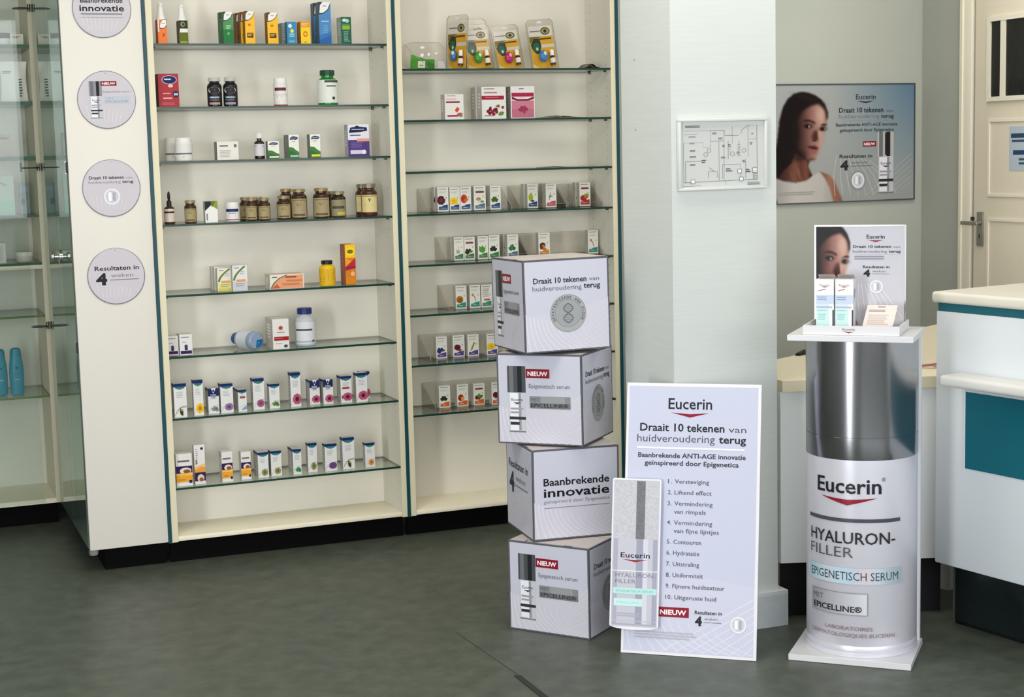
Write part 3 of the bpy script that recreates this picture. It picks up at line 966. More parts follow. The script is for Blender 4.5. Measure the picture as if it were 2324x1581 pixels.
def carton_style(st):
    """front, side and top colours plus the printing of each kind of pack"""
    A = Art()
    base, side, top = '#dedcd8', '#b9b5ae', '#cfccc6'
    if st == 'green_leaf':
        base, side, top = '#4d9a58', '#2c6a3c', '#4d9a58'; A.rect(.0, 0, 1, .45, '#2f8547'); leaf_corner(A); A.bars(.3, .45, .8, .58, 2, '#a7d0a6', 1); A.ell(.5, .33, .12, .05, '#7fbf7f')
    elif st in ('yellow_leaf', 'brown_leaf'):
        base, side, top = ('#eeb31c', '#a06f1d', '#d9a021') if st == 'yellow_leaf' else ('#9a6a2c', '#7d4a1f', '#8a5c26')
        leaf_corner(A, '#6a4a14'); A.rect(.18, .20, .82, .35, '#4a3a1c'); A.bars(.25, .23, .75, .32, 2, '#c9a650', 1); A.bars(.3, .5, .7, .62, 1, '#c98f12', 2)
    elif st == 'sky_small':
        base, side, top = '#2c93c2', '#1f6d94', '#4fa7cb'; A.ell(.35, .82, .2, .09, '#d9e6ec'); A.ell(.55, .60, .18, .09, '#e5d668'); A.bars(.25, .3, .85, .48, 2, '#bcdfee', 3); A.rect(.2, .1, .8, .17, '#8fc7de')
    elif st == 'grey_small':
        base, side, top = '#8796a0', '#9a9d9a', '#a9adab'; A.bars(.1, .2, .9, .9, 6, '#b9bdbb', 4)
    elif st == 'sun_small':
        base, side, top = '#efc519', '#c58a20', '#dfa12c'; A.rect(0, .74, 1, 1, '#e09a34'); A.bars(.1, .8, .9, .92, 2, '#e8c58c', 1); A.ell(.48, .45, .24, .13, '#e08a1c'); A.ell(.48, .45, .12, .065, '#f2c53a'); A.bars(.3, .06, .8, .12, 1, '#b58a20', 2)
    elif st == 'blue_tall':
        base, side, top = '#4a90cf', '#3d5666', '#5f7f95'; A.rect(0, 0, 1, .22, '#2f6cb4'); A.poly([(0, .2), (1, .32), (1, .22), (0, .1)], '#3f80c4'); leaf_corner(A, '#33414b'); A.bars(.2, .50, .85, .56, 1, '#b4d4ee', 1); A.bars(.35, .25, .8, .46, 5, '#7fb2e0', 3)
    elif st == 'green_dark':
        base, side, top = '#0e5f47', '#b9c0b6', '#1d6b52'; A.ell(.35, .88, .22, .06, '#c3ddd0'); A.ell(.62, .86, .18, .07, '#a7cdbb'); A.rect(.12, .54, .86, .68, '#9ec23f'); A.rect(.12, .68, .86, .75, '#4f9b52'); A.bars(.25, .08, .85, .48, 7, '#7fb5a0', 5)
    elif st == 'red_heart':
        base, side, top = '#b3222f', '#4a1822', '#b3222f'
        A.ell(.55, .82, .37, .13, '#c9c6d6'); A.ell(.55, .82, .34, .115, NAVY); A.bars(.30, .79, .80, .85, 1, '#d7d7e4', 2); A.ell(.6, .64, .12, .05, '#e2b8ae')
        A.ell(.84, .39, .15, .10, NAVY); A.text('30', .74, .355, .95, .07, '#e6e3ea', .04); A.bars(.22, .37, .6, .43, 1, '#d99a9f', 1); A.bars(.22, .22, .7, .29, 1, '#e0aeb0', 3); A.bars(.15, .06, .8, .14, 2, '#cf7a80', 4)
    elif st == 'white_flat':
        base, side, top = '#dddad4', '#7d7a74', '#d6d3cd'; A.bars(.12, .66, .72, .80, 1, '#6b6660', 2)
        A.rect(.80, .68, .92, .84, '#4f6a5a'); A.bars(.12, .12, .7, .52, 5, '#b3b0a9', 3)
    elif st.startswith('herb_green'):
        base, side, top = '#e2e2d8', '#6f7a70', '#d8d9d0'
        A.poly([(.1, .78), (.2, .90), (.5, .94), (.88, .90), (.92, .82), (.7, .78), (.4, .80)], '#3a4570'); A.bars(.25, .83, .8, .87, 1, '#9aa2c0', 1)
        A.bars(.3, .66, .8, .73, 1, '#b9a9a4', 2); A.poly([(0, 0), (1, 0), (1, .26), (.7, .34), (.4, .46), (0, .48)], '#4f8a45'); A.poly([(0, 0), (1, 0), (1, .12), (.5, .25), (0, .35)], '#3b7a3a')
        A.rect(.12, .05, .95, .14, {'w': '#dfe6d6', 't': '#a9dcd0', 'y': '#e6d34a'}[st[-1]])
    elif st == 'purple_mag':
        base, side, top = '#dcdbe2', '#a9a7b4', '#c9c8d4'
        A.rect(0, 0, 1, .52, '#5a4488'); A.poly([(.05, .74), (.12, .90), (.35, .93), (.42, .97), (.55, .93), (.9, .90), (.92, .80), (.6, .76)], '#1f2a57'); A.bars(.18, .81, .8, .86, 1, '#b4bad6', 1)
        A.bars(.1, .62, .85, .68, 1, '#5b4f80', 2); A.rect(.42, .47, 1, .56, '#d99a90'); A.bars(.15, .26, .75, .44, 4, '#7f6cab', 3); A.rect(.1, .08, .75, .20, '#cfcbdc'); A.ell(.74, .14, .1, .07, '#e3e1ea')
    elif st == 'house_white':
        base = '#e3e2de'; A.poly([(0, .55), (0, 1), (.48, 1), (.5, .82)], '#23262c'); A.poly([(.5, .82), (.48, 1), (1, 1), (1, .6)], '#9bab3a'); A.poly([(.48, 1), (.5, .8), (.62, .72), (.85, 1)], '#6f7f30'); A.rect(.1, .1, .2, .42, '#6f7480')
    elif st.endswith('swish'):
        base = {'y': '#dedcc9', 'g': '#dcdbd8', 'p': '#d2cfc4'}[st[0]]
        if st[0] == 'y': A.rect(0, 0, 1, .36, '#dcd68e'); A.rect(.05, .0, .9, .12, '#c9c06a')
        if st[0] == 'g': A.rect(0, 0, 1, .36, '#c3c6cc')
        if st[0] != 'p':
            pts = [(.06 + .78 * t, .42 + .55 * t ** .6) for t in [i / 8 for i in range(9)]]; A.line(pts, .05, '#6f8f3a', .02); A.line([(a + .05, b_ - .02) for a, b_ in pts], .025, '#3f5a2a', .01)
            A.bars(.5, .62, .92, .78, 2, '#b3b6bd', 2); A.rect(.25, .36, .88, .45, '#e09a5a'); A.bars(.2, .14, .85, .30, 2, '#a9a67a' if st[0] == 'y' else '#9ba0ac', 3); A.bars(.12, .86, .48, .92, 1, '#7a7d84', 4)
        else: A.bars(.1, .3, .8, .8, 3, '#b5b2a6', 1)
    elif st == 'orange_wide':
        base, side, top = '#e0d9d2', '#cfc6bd', '#d5b59d'
        A.poly([(.02, .02), (.12, .4), (.3, .75), (.5, .93), (.97, .93), (.97, .02)], '#e29a72'); A.line([(.03, .05), (.12, .42), (.28, .75), (.5, .95)], .018, '#4a7a3a', .03)
        A.bars(.06, .72, .22, .86, 1, '#5a5f66', 1); A.bars(.45, .68, .95, .84, 1, '#8a4a30', 2); A.rect(.48, .48, .95, .60, '#e88a4a'); A.bars(.35, .2, .9, .38, 2, '#c9846a', 4); A.poly([(.05, .05), (.3, .05), (.2, .35)], '#d46a4a')
    elif st == 'orange_tall':
        base, side, top = '#e8891e', '#a8563a', '#c9683a'
        A.rect(0, .66, 1, 1, '#eebf22'); A.ell(.5, .82, .42, .11, '#f2d431'); A.ell(.5, .82, .30, .05, '#8a7a1a'); A.poly([(0, .42), (1, .66), (1, .40), (0, .34)], '#d0302c'); A.poly([(0, .66), (0, .45), (.6, .58)], '#ef9a24'); A.rect(.05, .39, 1, .45, '#a52060'); A.ell(.7, .26, .2, .06, '#f0b070'); A.rect(0, 0, 1, .16, '#ee9422')
    elif st == 'purple_foot':
        base = '#dcdad8'; A.bars(.12, .8, .8, .88, 1, '#8a8790', 1); A.ell(.5, .42, .14, .08, '#4a3a68'); A.rect(.38, .22, .62, .36, '#3a2a5c'); A.rect(.05, .04, .95, .20, '#3b1f63'); A.bars(.2, .56, .7, .64, 1, '#a9a7ad', 2)
    elif st == 'white_redband':
        base, side, top = '#dedad6', '#c3bdb6', '#d2cdc7'; flower(A, .5, .70, .14, .075, '#c96a50', '#a8402f', 8); A.bars(.25, .52, .75, .57, 1, '#7a6e6c', 1); A.rect(.08, .28, .98, .41, '#b0222c'); A.bars(.15, .33, .85, .37, 1, '#d98a8c', 2); A.ell(.78, .09, .12, .05, '#3f4a44'); A.bars(.15, .14, .6, .2, 1, '#b5b0ac', 3)
    elif st.startswith('h:'):
        _, tp, fl_ = st.split(':')
        base, side, top = '#dcdcda', '#a3a29f', '#b9b8b6'
        if tp == 'vee':
            A.poly([(0, .70), (0, 1), (.28, 1), (.5, .78), (.74, 1), (1, 1), (1, .70), (.5, .64)], NAVY); A.ell(.5, .90, .09, .055, '#223a4a', 10)
            A.poly([(.25, .66), (.75, .66), (.65, .61), (.35, .61)], '#6d8fa0')
        else:
            A.rect(0, .91, 1, 1, NAVY); A.poly([(.04, .91), (.96, .91), (.8, .85), (.5, .83), (.2, .85)], '#2f7f92'); A.poly([(.25, .86), (.75, .86), (.6, .82), (.4, .82)], '#5fa35f')
        A.bars(.2, .56, .8, .76, 4, '#b9bcc4', len(fl_))
        if tp == 'red': A.rect(.15, .52, .8, .58, '#a82a34'); A.ell(.22, .22, .14, .07, '#9c2a55')
        c = {'pen': '#3a3a20', 'yellow': '#e8b51d', 'grey': '#7d8a86', 'violet': '#8a6a94', 'blue': '#8fb0d0', 'clover': '#b0608a', 'green': '#6d8f45', 'pink': '#c75a80', 'olive': '#9a9a62', 'mint': '#3f9a5c', 'lilac': '#6a4a8a', 'orange': '#cf9a58'}[fl_]
        A.line([(.05, .05), (.2, .2), (.5, .3), (.98, .33)], .012, c, .006)
        if fl_ == 'pen':
            leaf(A, .45, .27, .42, .28, c, -1.0); leaf(A, .5, .25, .3, .1, '#b9a23c', -.9); A.line([(.1, .1), (.5, .28), (1, .3)], .014, '#7d8a4a', .007)
        elif fl_ in ('green', 'mint', 'grey'):
            for a in (.2, .9, 1.7, 2.6): leaf(A, .6, .12, .4, .2, c, a)
            leaf(A, .55, .16, .4, .12, '#3c5f38' if fl_ != 'grey' else '#5a6a68', .6)
        elif fl_ == 'blue':
            A.poly([(.3, .05), (1, .1), (1, .28), (.6, .2)], c); A.rect(.2, .62, .85, .70, '#b04a5a')
        elif fl_ == 'pink':
            flower(A, .62, .22, .42, .17, c, '#5a1f30', 9, 3)
        elif fl_ in ('olive', 'orange', 'yellow'):
            flower(A, .62, .2, .4 if fl_ == 'yellow' else .3, .15, c, {'yellow': '#c98a12', 'olive': '#6f6f3a', 'orange': '#b0702f'}[fl_], 6, 5)
        else:
            flower(A, .65, .2, .34, .13, c, '#6a3f62', 8, 2)
    elif st.startswith('orange_purple'):
        base, side, top = '#e0ddd9', '#bdb9b4', '#d3cfca'
        if st.endswith('tall'):
            A.rect(0, .08, 1, .30, '#33235c'); A.rect(0, .30, 1, .44, '#e39a3a'); A.poly([(0, .44), (0, .36), (1, .48), (1, .52)], '#e8b877'); A.ell(.55, .15, .32, .10, '#d8c9bb'); A.ell(.6, .12, .2, .05, '#9a6a3a'); A.rect(.6, .87, .85, .93, '#33235c'); A.bars(.15, .5, .35, .9, 8, '#a9a2a4', 2); A.rect(.12, .5, .22, .62, '#6a4a44')
        else:
            A.rect(0, .40, 1, .62, '#33235c'); A.ell(.58, .47, .36, .10, '#ddd2c8'); A.ell(.66, .45, .22, .06, '#9a5a2f'); A.rect(0, .12, 1, .40, '#e5a02c'); A.poly([(0, .40), (.5, .36), (1, .41), (1, .32), (0, .34)], '#edbd66'); A.rect(.78, .08, .97, .17, '#2a2a5c'); A.bars(.1, .70, .88, .80, 1, '#6f6468', 1); A.bars(.15, .14, .6, .22, 1, '#c98f4a', 3)
            A.rect(0, 0, 1, .08, '#e2e0dc')
    elif st == 'pill_red':
        A.bars(.1, .9, .6, .95, 1, '#8a8788', 1); A.bars(.06, .76, .9, .84, 2, '#e0a0b0', 2); A.rect(.06, .66, .8, .72, '#8a2440'); A.line([(.58, .32), (.72, .46)], .09, '#e6502f', .06); A.rect(.12, .12, .7, .18, '#a01c3a'); leaf(A, .6, .16, .4, .2, '#c95a70', .5); leaf(A, .74, .12, .24, .14, '#8aa04a', .4)
    elif st == 'cranberry':
        A.bars(.1, .9, .55, .95, 1, '#8a8788', 1); A.bars(.1, .76, .9, .84, 1, '#d98aa0', 2); A.rect(.0, .60, .92, .72, '#b02440'); A.bars(.15, .64, .85, .68, 1, '#d98a9a', 5)
        for i, (x, y) in enumerate([(.25, .24), (.34, .3), (.43, .22), (.52, .28), (.60, .22), (.32, .18), (.48, .15), (.58, .3)]): A.ell(x, y, .07, .055, '#7a1830' if i % 2 else '#9a2038', 12)
        leaf(A, .3, .32, .14, .1, '#3f4a2a', .8); leaf(A, .66, .12, .3, .2, '#6a9a50', .5); A.ell(.68, .40, .06, .05, '#6a7a3a'); A.ell(.86, .36, .06, .05, '#b0403a'); leaf(A, .55, .38, .2, .1, '#8a7a3a', .4); A.bars(.1, .07, .5, .12, 1, '#b07a8a', 3)
    elif st == 'cranberry_back':
        base, side = '#c9c5c0', '#aaa49e'; A.rect(.12, .02, .42, .78, '#9a2a3c'); A.rect(.12, .55, .42, .70, '#7a1428'); A.bars(.5, .3, .95, .9, 5, '#b0aaa6', 2)
    elif st == 'pink_big':
        base, side = '#dfdcdc', '#8a8580'; A.rect(.04, .03, .97, .56, '#d98a9f'); A.rect(.04, .03, .97, .3, '#cf7a90'); A.rect(.04, .68, .97, .80, '#b82a52'); A.poly([(.05, .68), (.3, .60), (.7, .60), (.97, .68), (.97, .60), (.7, .55), (.3, .55), (.05, .60)], '#8a1a3a'); A.bars(.35, .88, .65, .94, 1, '#8a8788', 2)
        for a in (.5, 1.2, 2.0, 2.8): leaf(A, .52, .24, .24, .18, '#a83a5c', a)
        leaf(A, .5, .32, .2, .2, '#b0405f', -1.1); A.bars(.3, .63, .75, .66, 1, '#e0a9b6', 2)
    elif st.startswith('v:'):
        _, pic, ft = st.split(':')
        base, side, top = '#dddbd3', '#b4b0a6', '#cdc9bf'
        fc = {'navy': '#2f4f8f', 'slate': '#5a7a98', 'pink': '#cc5a70', 'red': '#c03a3c', 'green': '#3f8a4a', 'amber': '#d9934a', 'teal': '#2f9a86', 'violet': '#5a4a9a', 'orange': '#e06a22'}[ft]
        A.bars(.1, .88, .85, .94, 1, '#8d8a88', 1); A.bars(.15, .74, .8, .82, 2, '#b9b5ae', 3)
        A.rect(.10, .06, .92, .20, fc); A.poly([(.35, .20), (.92, .20), (.92, .28), (.5, .25)], fc); A.bars(.3, .11, .75, .15, 1, '#c3cad6', 2); A.ell(.78, .56, .06, .04, '#a9a5a2', 8)
        if pic in ('mushroom', 'redfruit', 'darkfruit', 'greenmix'): A.rect(.15, .72, .85, .79, '#8a3a2c')
        if pic == 'purple': flower(A, .32, .46, .36, .2, '#5a1f42', '#7a3a2a', 8, 1)
        elif pic == 'yellow': flower(A, .4, .42, .42, .16, '#e6c32a', '#d9a81c', 6, 2); A.line([(.0, .3), (.8, .36)], .03, '#d9b52a', .02)
        elif pic == 'orange': A.ell(.34, .5, .30, .19, '#d9532a'); A.ell(.28, .5, .2, .12, '#c03a2c'); leaf(A, .3, .42, .5, .2, '#e07a3a', .3)
        elif pic == 'mushroom': A.ell(.38, .46, .2, .07, '#b98a70'); A.rect(.34, .3, .42, .45, '#cdb9a4'); A.ell(.68, .35, .16, .05, '#7fa05a')
        elif pic in ('leaf', 'blackleaf', 'herb'):
            c = {'leaf': '#4f6a2f', 'blackleaf': '#2a3324', 'herb': '#2f7040'}[pic]
            for a in (.4, 1.2, 2.0, 2.7): leaf(A, .42, .34, .38, .24, c, a)
            if pic == 'herb': leaf(A, .3, .28, .5, .34, '#3a8a4a', 1.2)
        elif pic == 'greenleaf':
            for a in (.8, 1.4, 2.1): leaf(A, .38, .28, .5, .34, '#5aa53a', a)
        elif pic == 'pear': A.ell(.32, .44, .22, .17, '#a9b82f'); A.ell(.34, .56, .13, .09, '#b5c03a'); leaf(A, .3, .28, .4, .14, '#2a3f6a', .3)
        elif pic == 'thistle': A.line([(.3, .3), (.45, .5), (.4, .62)], .035, '#7f8a84', .02); leaf(A, .3, .4, .3, .16, '#6f7f78', .9); leaf(A, .4, .45, .3, .1, '#8f8f94', .2)
        elif pic == 'redfruit': A.ell(.36, .34, .3, .13, '#b0302c'); A.ell(.62, .45, .25, .08, '#9ab03a'); A.ell(.6, .38, .2, .06, '#c96a3a')
        elif pic == 'grey': A.line([(.4, .28), (.42, .6)], .03, '#a9a49c', .02); leaf(A, .36, .28, .3, .2, '#a09a90', 1.9); leaf(A, .42, .28, .3, .2, '#a9a39a', 1.0)
        elif pic in ('darkfruit', 'blueberry'):
            c = '#3a2f24' if pic == 'darkfruit' else '#2f3a6a'
            for x, y in ((.25, .42), (.4, .36), (.3, .3), (.5, .42), (.18, .34)): A.ell(x, y, .13, .08, c, 12)
            leaf(A, .45, .34, .4, .16, '#5a8a3a' if pic == 'darkfruit' else '#3a4a70', .3)
        elif pic == 'nut': A.ell(.36, .46, .26, .12, '#4a2a1c'); A.ell(.42, .42, .15, .07, '#d0843a'); A.ell(.5, .30, .2, .06, '#c98a3a'); A.ell(.25, .36, .14, .07, '#7a3a1f')
        elif pic == 'brown': A.ell(.36, .40, .32, .16, '#b5762f'); A.ell(.4, .36, .22, .1, '#9a5f24')
        elif pic == 'stem': A.line([(.25, .56), (.45, .5), (.55, .3)], .045, '#cf8a5a', .025); A.ell(.28, .58, .12, .05, '#d98a50')
        elif pic == 'text': A.bars(.12, .44, .88, .84, 5, '#a9aaa8', 5); A.rect(.25, .30, .8, .38, '#d06a70')
        elif pic == 'redclover': flower(A, .38, .44, .28, .15, '#7a2038', '#4a1a2a', 7, 4); leaf(A, .4, .3, .4, .14, '#a04030', .2)
        elif pic == 'oat':
            for k in range(4): leaf(A, .3 + k * .07, .28 + k * .08, .28, .14, '#b59a3c', 1.1)
            A.line([(.25, .26), (.6, .62)], .02, '#8a7a2a', .012)
        elif pic == 'pomegranate': A.ell(.34, .40, .26, .15, '#9a1f30'); A.ell(.5, .36, .16, .09, '#d0a03a'); A.ell(.3, .44, .12, .06, '#c03a44')
        elif pic == 'greenmix': A.ell(.3, .36, .18, .1, '#7a2a24'); leaf(A, .4, .34, .5, .26, '#4f8a3a', .4); leaf(A, .4, .36, .4, .2, '#5f9a44', 1.2); A.ell(.5, .3, .1, .05, '#8a3a24')
    return base, side, top, A

_CS = {}
def make_carton(w, d, h, st, loc, label, group=None, rot=0):
    if st not in _CS: _CS[st] = carton_style(st)
    base, side, top, A = _CS[st]
    b = MB()
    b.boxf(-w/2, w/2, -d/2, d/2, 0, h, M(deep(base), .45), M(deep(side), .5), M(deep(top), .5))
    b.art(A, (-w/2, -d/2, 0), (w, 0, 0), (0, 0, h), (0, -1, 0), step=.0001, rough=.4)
    if st.startswith('h:'):     # the navy band runs round onto the visible left side
        B = Art(); B.rect(0, .91, 1, 1, NAVY); B.bars(.15, .2, .85, .8, 6, '#c3c3c2', 3)
        b.art(B, (-w/2, d/2, 0), (0, -d, 0), (0, 0, h), (-1, 0, 0), step=.0001)
    elif d > .035:
        B = Art(); B.bars(.25, .3, .75, .8, 5, '#%02x%02x%02x' % tuple(min(255, int(int(side[i:i + 2], 16) * 1.22 + 6)) for i in (1, 3, 5)), 3)
        b.art(B, (-w/2, d/2, 0), (0, -d, 0), (0, 0, h), (-1, 0, 0), step=.0001)
    # tuck-flap seam on the top edge
    b.box(-w/2 + .002, w/2 - .002, -d/2 + .0015, -d/2 + .0025, h - .0005, h + .0003, M(side, .6))
    return b.build('medicine_carton', loc=loc, rot=(0, 0, rot), label=label, cat='box', group=group)

BOT = {
 # body colour, cap colour, label colour, cap height, cap radius, neck start, label low, label high
 'black_multi': ('#17171a', '#b9b4ae', '#1d1d20', .13, .40, .74, .06, .70),
 'black_multi2': ('#17171a', '#b9b4ae', '#1d1d20', .13, .40, .74, .06, .70),
 'white_red': ('#dcd9d5', '#e2e0dc', '#dedbd7', .20, .46, .80, .0, .78),
 'green_big': ('#1f7a33', '#16452c', '#d9dcd6', .15, .35, .70, .07, .72),
 'white_jar': ('#dbd9d5', '#e1dfdb', '#d9d7d3', .22, .47, .78, .04, .74),
 'brown_syrup': ('#2a1a18', '#dcdad6', '#cfccd0', .20, .26, .62, .12, .58),
 'dropper': ('#3a261a', '#1a1717', '#cdbfb4', .45, .22, .46, .06, .46),
 'amber': ('#3a2614', '#8d7f60', '#b3a477', .13, .42, .74, .06, .64),
 'amber_tall': ('#3a2414', '#94815a', '#b3a27a', .10, .40, .76, .05, .68),
 'amber_stripe': ('#2c2214', '#8d8468', '#8d8568', .12, .40, .76, .05, .68),
 'amber_red': ('#44281a', '#86806a', '#d6c68c', .12, .40, .74, .12, .66),
 'white_tub': ('#dcdad8', '#e2e0de', '#dcdad8', .20, .48, .80, .02, .76),
 'yellow_black': ('#e3b91c', '#17171a', '#dcae1a', .15, .34, .74, .06, .68),
 'clear_blue': ('#b9c0c6', '#1b2c66', '#d8dadf', .16, .36, .70, .06, .64),
}
def make_bottle(w, h, st, loc, label):
    body, cap, lab, ch, cr, nk, l0, l1 = BOT[st]
    R = w / 2
    r = empty('supplement_bottle' if st not in ('dropper', 'brown_syrup') else 'dropper_bottle' if st == 'dropper' else 'syrup_bottle', loc, label, 'bottle')
    bm_ = M(body, .12, coat=.3) if st.startswith('amber') or st in ('black_multi', 'black_multi2', 'dropper', 'brown_syrup', 'green_big') else M(body, .3)
    cR = cr * w
    nr = cR * .85
    top = h * (1 - ch)
    b = MB()
    b.lathe([(0, 0), (R * .92, 0), (R * .98, h * .015), (R * .99, h * .04), (R * .99, h * (nk - .03)), (R * .95, h * (nk + .01)), (R * .80, h * (nk + .05)) if nk + .06 < 1 - ch else (R * .9, h * (nk + .02)), (nr, min(h * (nk + .09), top - .0004)), (nr, top)], bm_, caps=False)
    body_o = b.build('body', r)
    c = MB()
    cm = M(cap, .35, .5 if st.startswith('amber') else 0)
    if st == 'dropper':
        c.lathe([(0, top * .98), (nr * 1.02, top * .98), (cR, top * .99), (cR, h * .68), (cR * .8, h * .70), (cR * .45, h * .73), (cR * .62, h * .80), (cR * .62, h * .88), (cR * .4, h * .97), (0, h)], cm, caps=False)
    else:
        c.lathe([(nr, top), (cR, top), (cR, h * .985), (cR * .95, h), (0, h)], cm, caps=False)
        if not st.startswith('white'):
            for k in range(20):
                a = 2 * math.pi * k / 20
                c.box(cR * math.cos(a) - .0005, cR * math.cos(a) + .0005, cR * math.sin(a) - .0005, cR * math.sin(a) + .0005, top + .001, h * .98, cm)
    c.build('cap', r)
    l = MB()
    arc = math.radians(126 if st.startswith('amber') else 160 if st in ('brown_syrup', 'dropper', 'black_multi', 'black_multi2') else 230)
    v, n = [], 24
    for i in range(n + 1):
        a = math.radians(-104) - arc / 2 + arc * i / n
        v += [((R + .0004) * math.cos(a), (R + .0004) * math.sin(a), h * l0), ((R + .0004) * math.cos(a), (R + .0004) * math.sin(a), h * l1)]
    l.raw(v, [(2 * i, 2 * i + 2, 2 * i + 3, 2 * i + 1) for i in range(n)], M(deep(lab), .5), True)
    A = Art()
    n = 8
    if st.startswith('black'):
        A.ell(.5, .78, .34, .18, '#b9b2b2', 24); A.bars(.32, .74, .68, .82, 1, '#7a7478', 2); A.rect(.2, .36, .8, .46, '#5a7a94', n); A.rect(.2, .24, .75, .29, '#6d6a70', n); A.rect(.2, .02, .8, .14, '#b98f88' if st == 'black_multi' else '#9a8fa4', n)
        A.text('Multi', .28, .365, .72, .085, '#cfd9e2', .02)
    elif st == 'white_red':
        A.rect(0, .0, 1, .06, '#a82030', n * 2); A.rect(.15, .70, .85, .84, '#5a2a34', n); A.bars(.2, .55, .8, .64, 1, '#a9a3a4', 1); A.rect(0, .50, 1, .51, '#7a3a44', n); A.bars(.3, .36, .7, .45, 1, '#6a6468', 2); A.bars(.2, .12, .8, .3, 3, '#c3bfc0', 4)
    elif st == 'green_big':
        A.rect(.38, .88, 1, .98, '#2f4a38', n); A.rect(.45, .70, .85, .76, '#5a6660', n); A.bars(.38, .5, .9, .64, 3, '#a9afa9', 2); A.ell(.72, .2, .06, .07, '#2a2f2c')
    elif st == 'white_jar':
        A.rect(.05, .34, .95, .44, '#6a6b76', n); A.bars(.15, .5, .8, .66, 2, '#c3c2c4', 3); A.ell(.5, .2, .05, .06, '#b9b8bc')
    elif st == 'brown_syrup':
        A.ell(.5, .80, .36, .12, '#4a5270'); A.bars(.2, .12, .8, .56, 5, '#8f93a6', 2)
    elif st == 'dropper':
        A.rect(.1, .68, .9, .82, '#2f2620', n); A.bars(.2, .1, .8, .6, 4, '#8a7a70', 2)
    elif st in ('amber', 'amber_tall'):
        A.rect(.08, .88, .92, .94, '#8a7a50', n); A.ell(.5, .70, .16, .10, '#8f8055'); A.bars(.18, .3, .82, .6, 4, '#8d7f58', 3); A.rect(.15, .08, .85, .18, '#5a4a34', n)
    elif st == 'amber_stripe':
        A.rect(.1, .45, .9, .62, '#4a442f', n); A.rect(.45, .08, 1, .24, '#c9b02a', n); A.bars(.2, .68, .8, .88, 2, '#5a543c', 3)
    elif st == 'amber_red':
        A.rect(.06, .90, .94, .95, '#a8924a', n); A.poly([(.42, .80), (.5, .58), (.58, .80), (.53, .80), (.5, .70), (.47, .80)], '#3a3424'); A.bars(.25, .3, .75, .5, 2, '#8a7c50', 3); A.rect(0, -.14, 1, -.02, '#5a1420', n * 2)
    elif st == 'white_tub':
        A.rect(0, .06, 1, .13, '#b02c3c', n * 2); A.rect(.1, .66, .9, .86, '#1f2a5c', n); A.bars(.2, .72, .8, .80, 1, '#8a92b8', 2); A.rect(.3, .52, .7, .60, '#9aa4c9', n); A.bars(.3, .25, .7, .42, 2, '#b9bcc8', 3)
    elif st == 'yellow_black':
        A.bars(.05, .55, .40, .9, 4, '#8a6a10', 2); A.bars(.52, .2, .95, .9, 7, '#7a4a10', 5); A.bars(.12, .1, .4, .5, 3, '#6a5410', 3)
    elif st == 'clear_blue':
        A.rect(.08, .60, .80, .68, '#3f4250', n); A.bars(.2, .84, .6, .90, 1, '#8a8d98', 2); A.bars(.1, .3, .7, .5, 2, '#b4b6be', 3); A.rect(.0, .06, 1, .14, '#a9b4c4', n); A.ell(.85, .12, .08, .06, '#3f5a4a')
    l.artc(A, 0, 0, R + .0004, h * l0, h * l1, min(arc, math.radians(150)) * .96, mid=math.radians(-104), step=.00008)
    l.build('label', body_o)
    return r

def make_spray(w, d, h, st, loc, label):
    """square pack with the white spray nozzle of the bottle standing in it"""
    r = empty('spray_bottle', loc, label, 'bottle')
    or_ = st == 'spray_orange'
    d = min(d, .05)
    b = MB()
    b.boxf(-w/2, w/2, -d/2, d/2, 0, h * .92, M('#e2701f' if or_ else '#5f6a24', .4), M('#a8543a' if or_ else '#3f4028', .5), M('#d9d6d0', .5))
    A = Art()
    if or_:
        A.rect(0, .50, .16, 1, '#e6ddd4'); A.rect(0, .0, 1, .03, '#d9b9a0'); A.poly([(.2, .62), (.25, .85), (.55, 1), (1, 1), (1, .75), (.7, .64)], '#2f2a26'); A.poly([(.24, .66), (.3, .85), (.56, .98), (.96, .98), (.96, .77), (.68, .66)], '#e6e2dc'); A.bars(.4, .8, .85, .86, 1, '#a9a49c', 1); leaf(A, .5, .3, .4, .2, '#c45a18', .9)
    else:
        A.rect(0, .55, 1, 1, '#33361f'); A.ell(.45, .84, .26, .1, '#8f9478'); A.ell(.5, .84, .15, .06, '#33361f'); A.rect(.1, .50, .98, .66, '#e2dfda'); A.rect(0, 0, 1, .5, '#6a7526'); A.rect(.1, .05, .9, .13, '#a9b04a')
    b.art(A, (-w/2, -d/2, 0), (w, 0, 0), (0, 0, h * .92), (0, -1, 0), step=.0001)
    b.build('body', r)
    c = MB()
    W_ = M('#e2e1de', .35)
    R = w * .5
    c.lathe([(R, h * .92), (R, h * 1.02), (R * .86, h * 1.06), (R * .60, h * 1.32), (R * .56, h * 1.52), (R * .42, h * 1.56), (0, h * 1.57)], W_, caps=False)
    c.box(-R * .16, R * .16, -R * .80, -R * .3, h * 1.42, h * 1.50, W_, .001)
    c.build('nozzle', r)

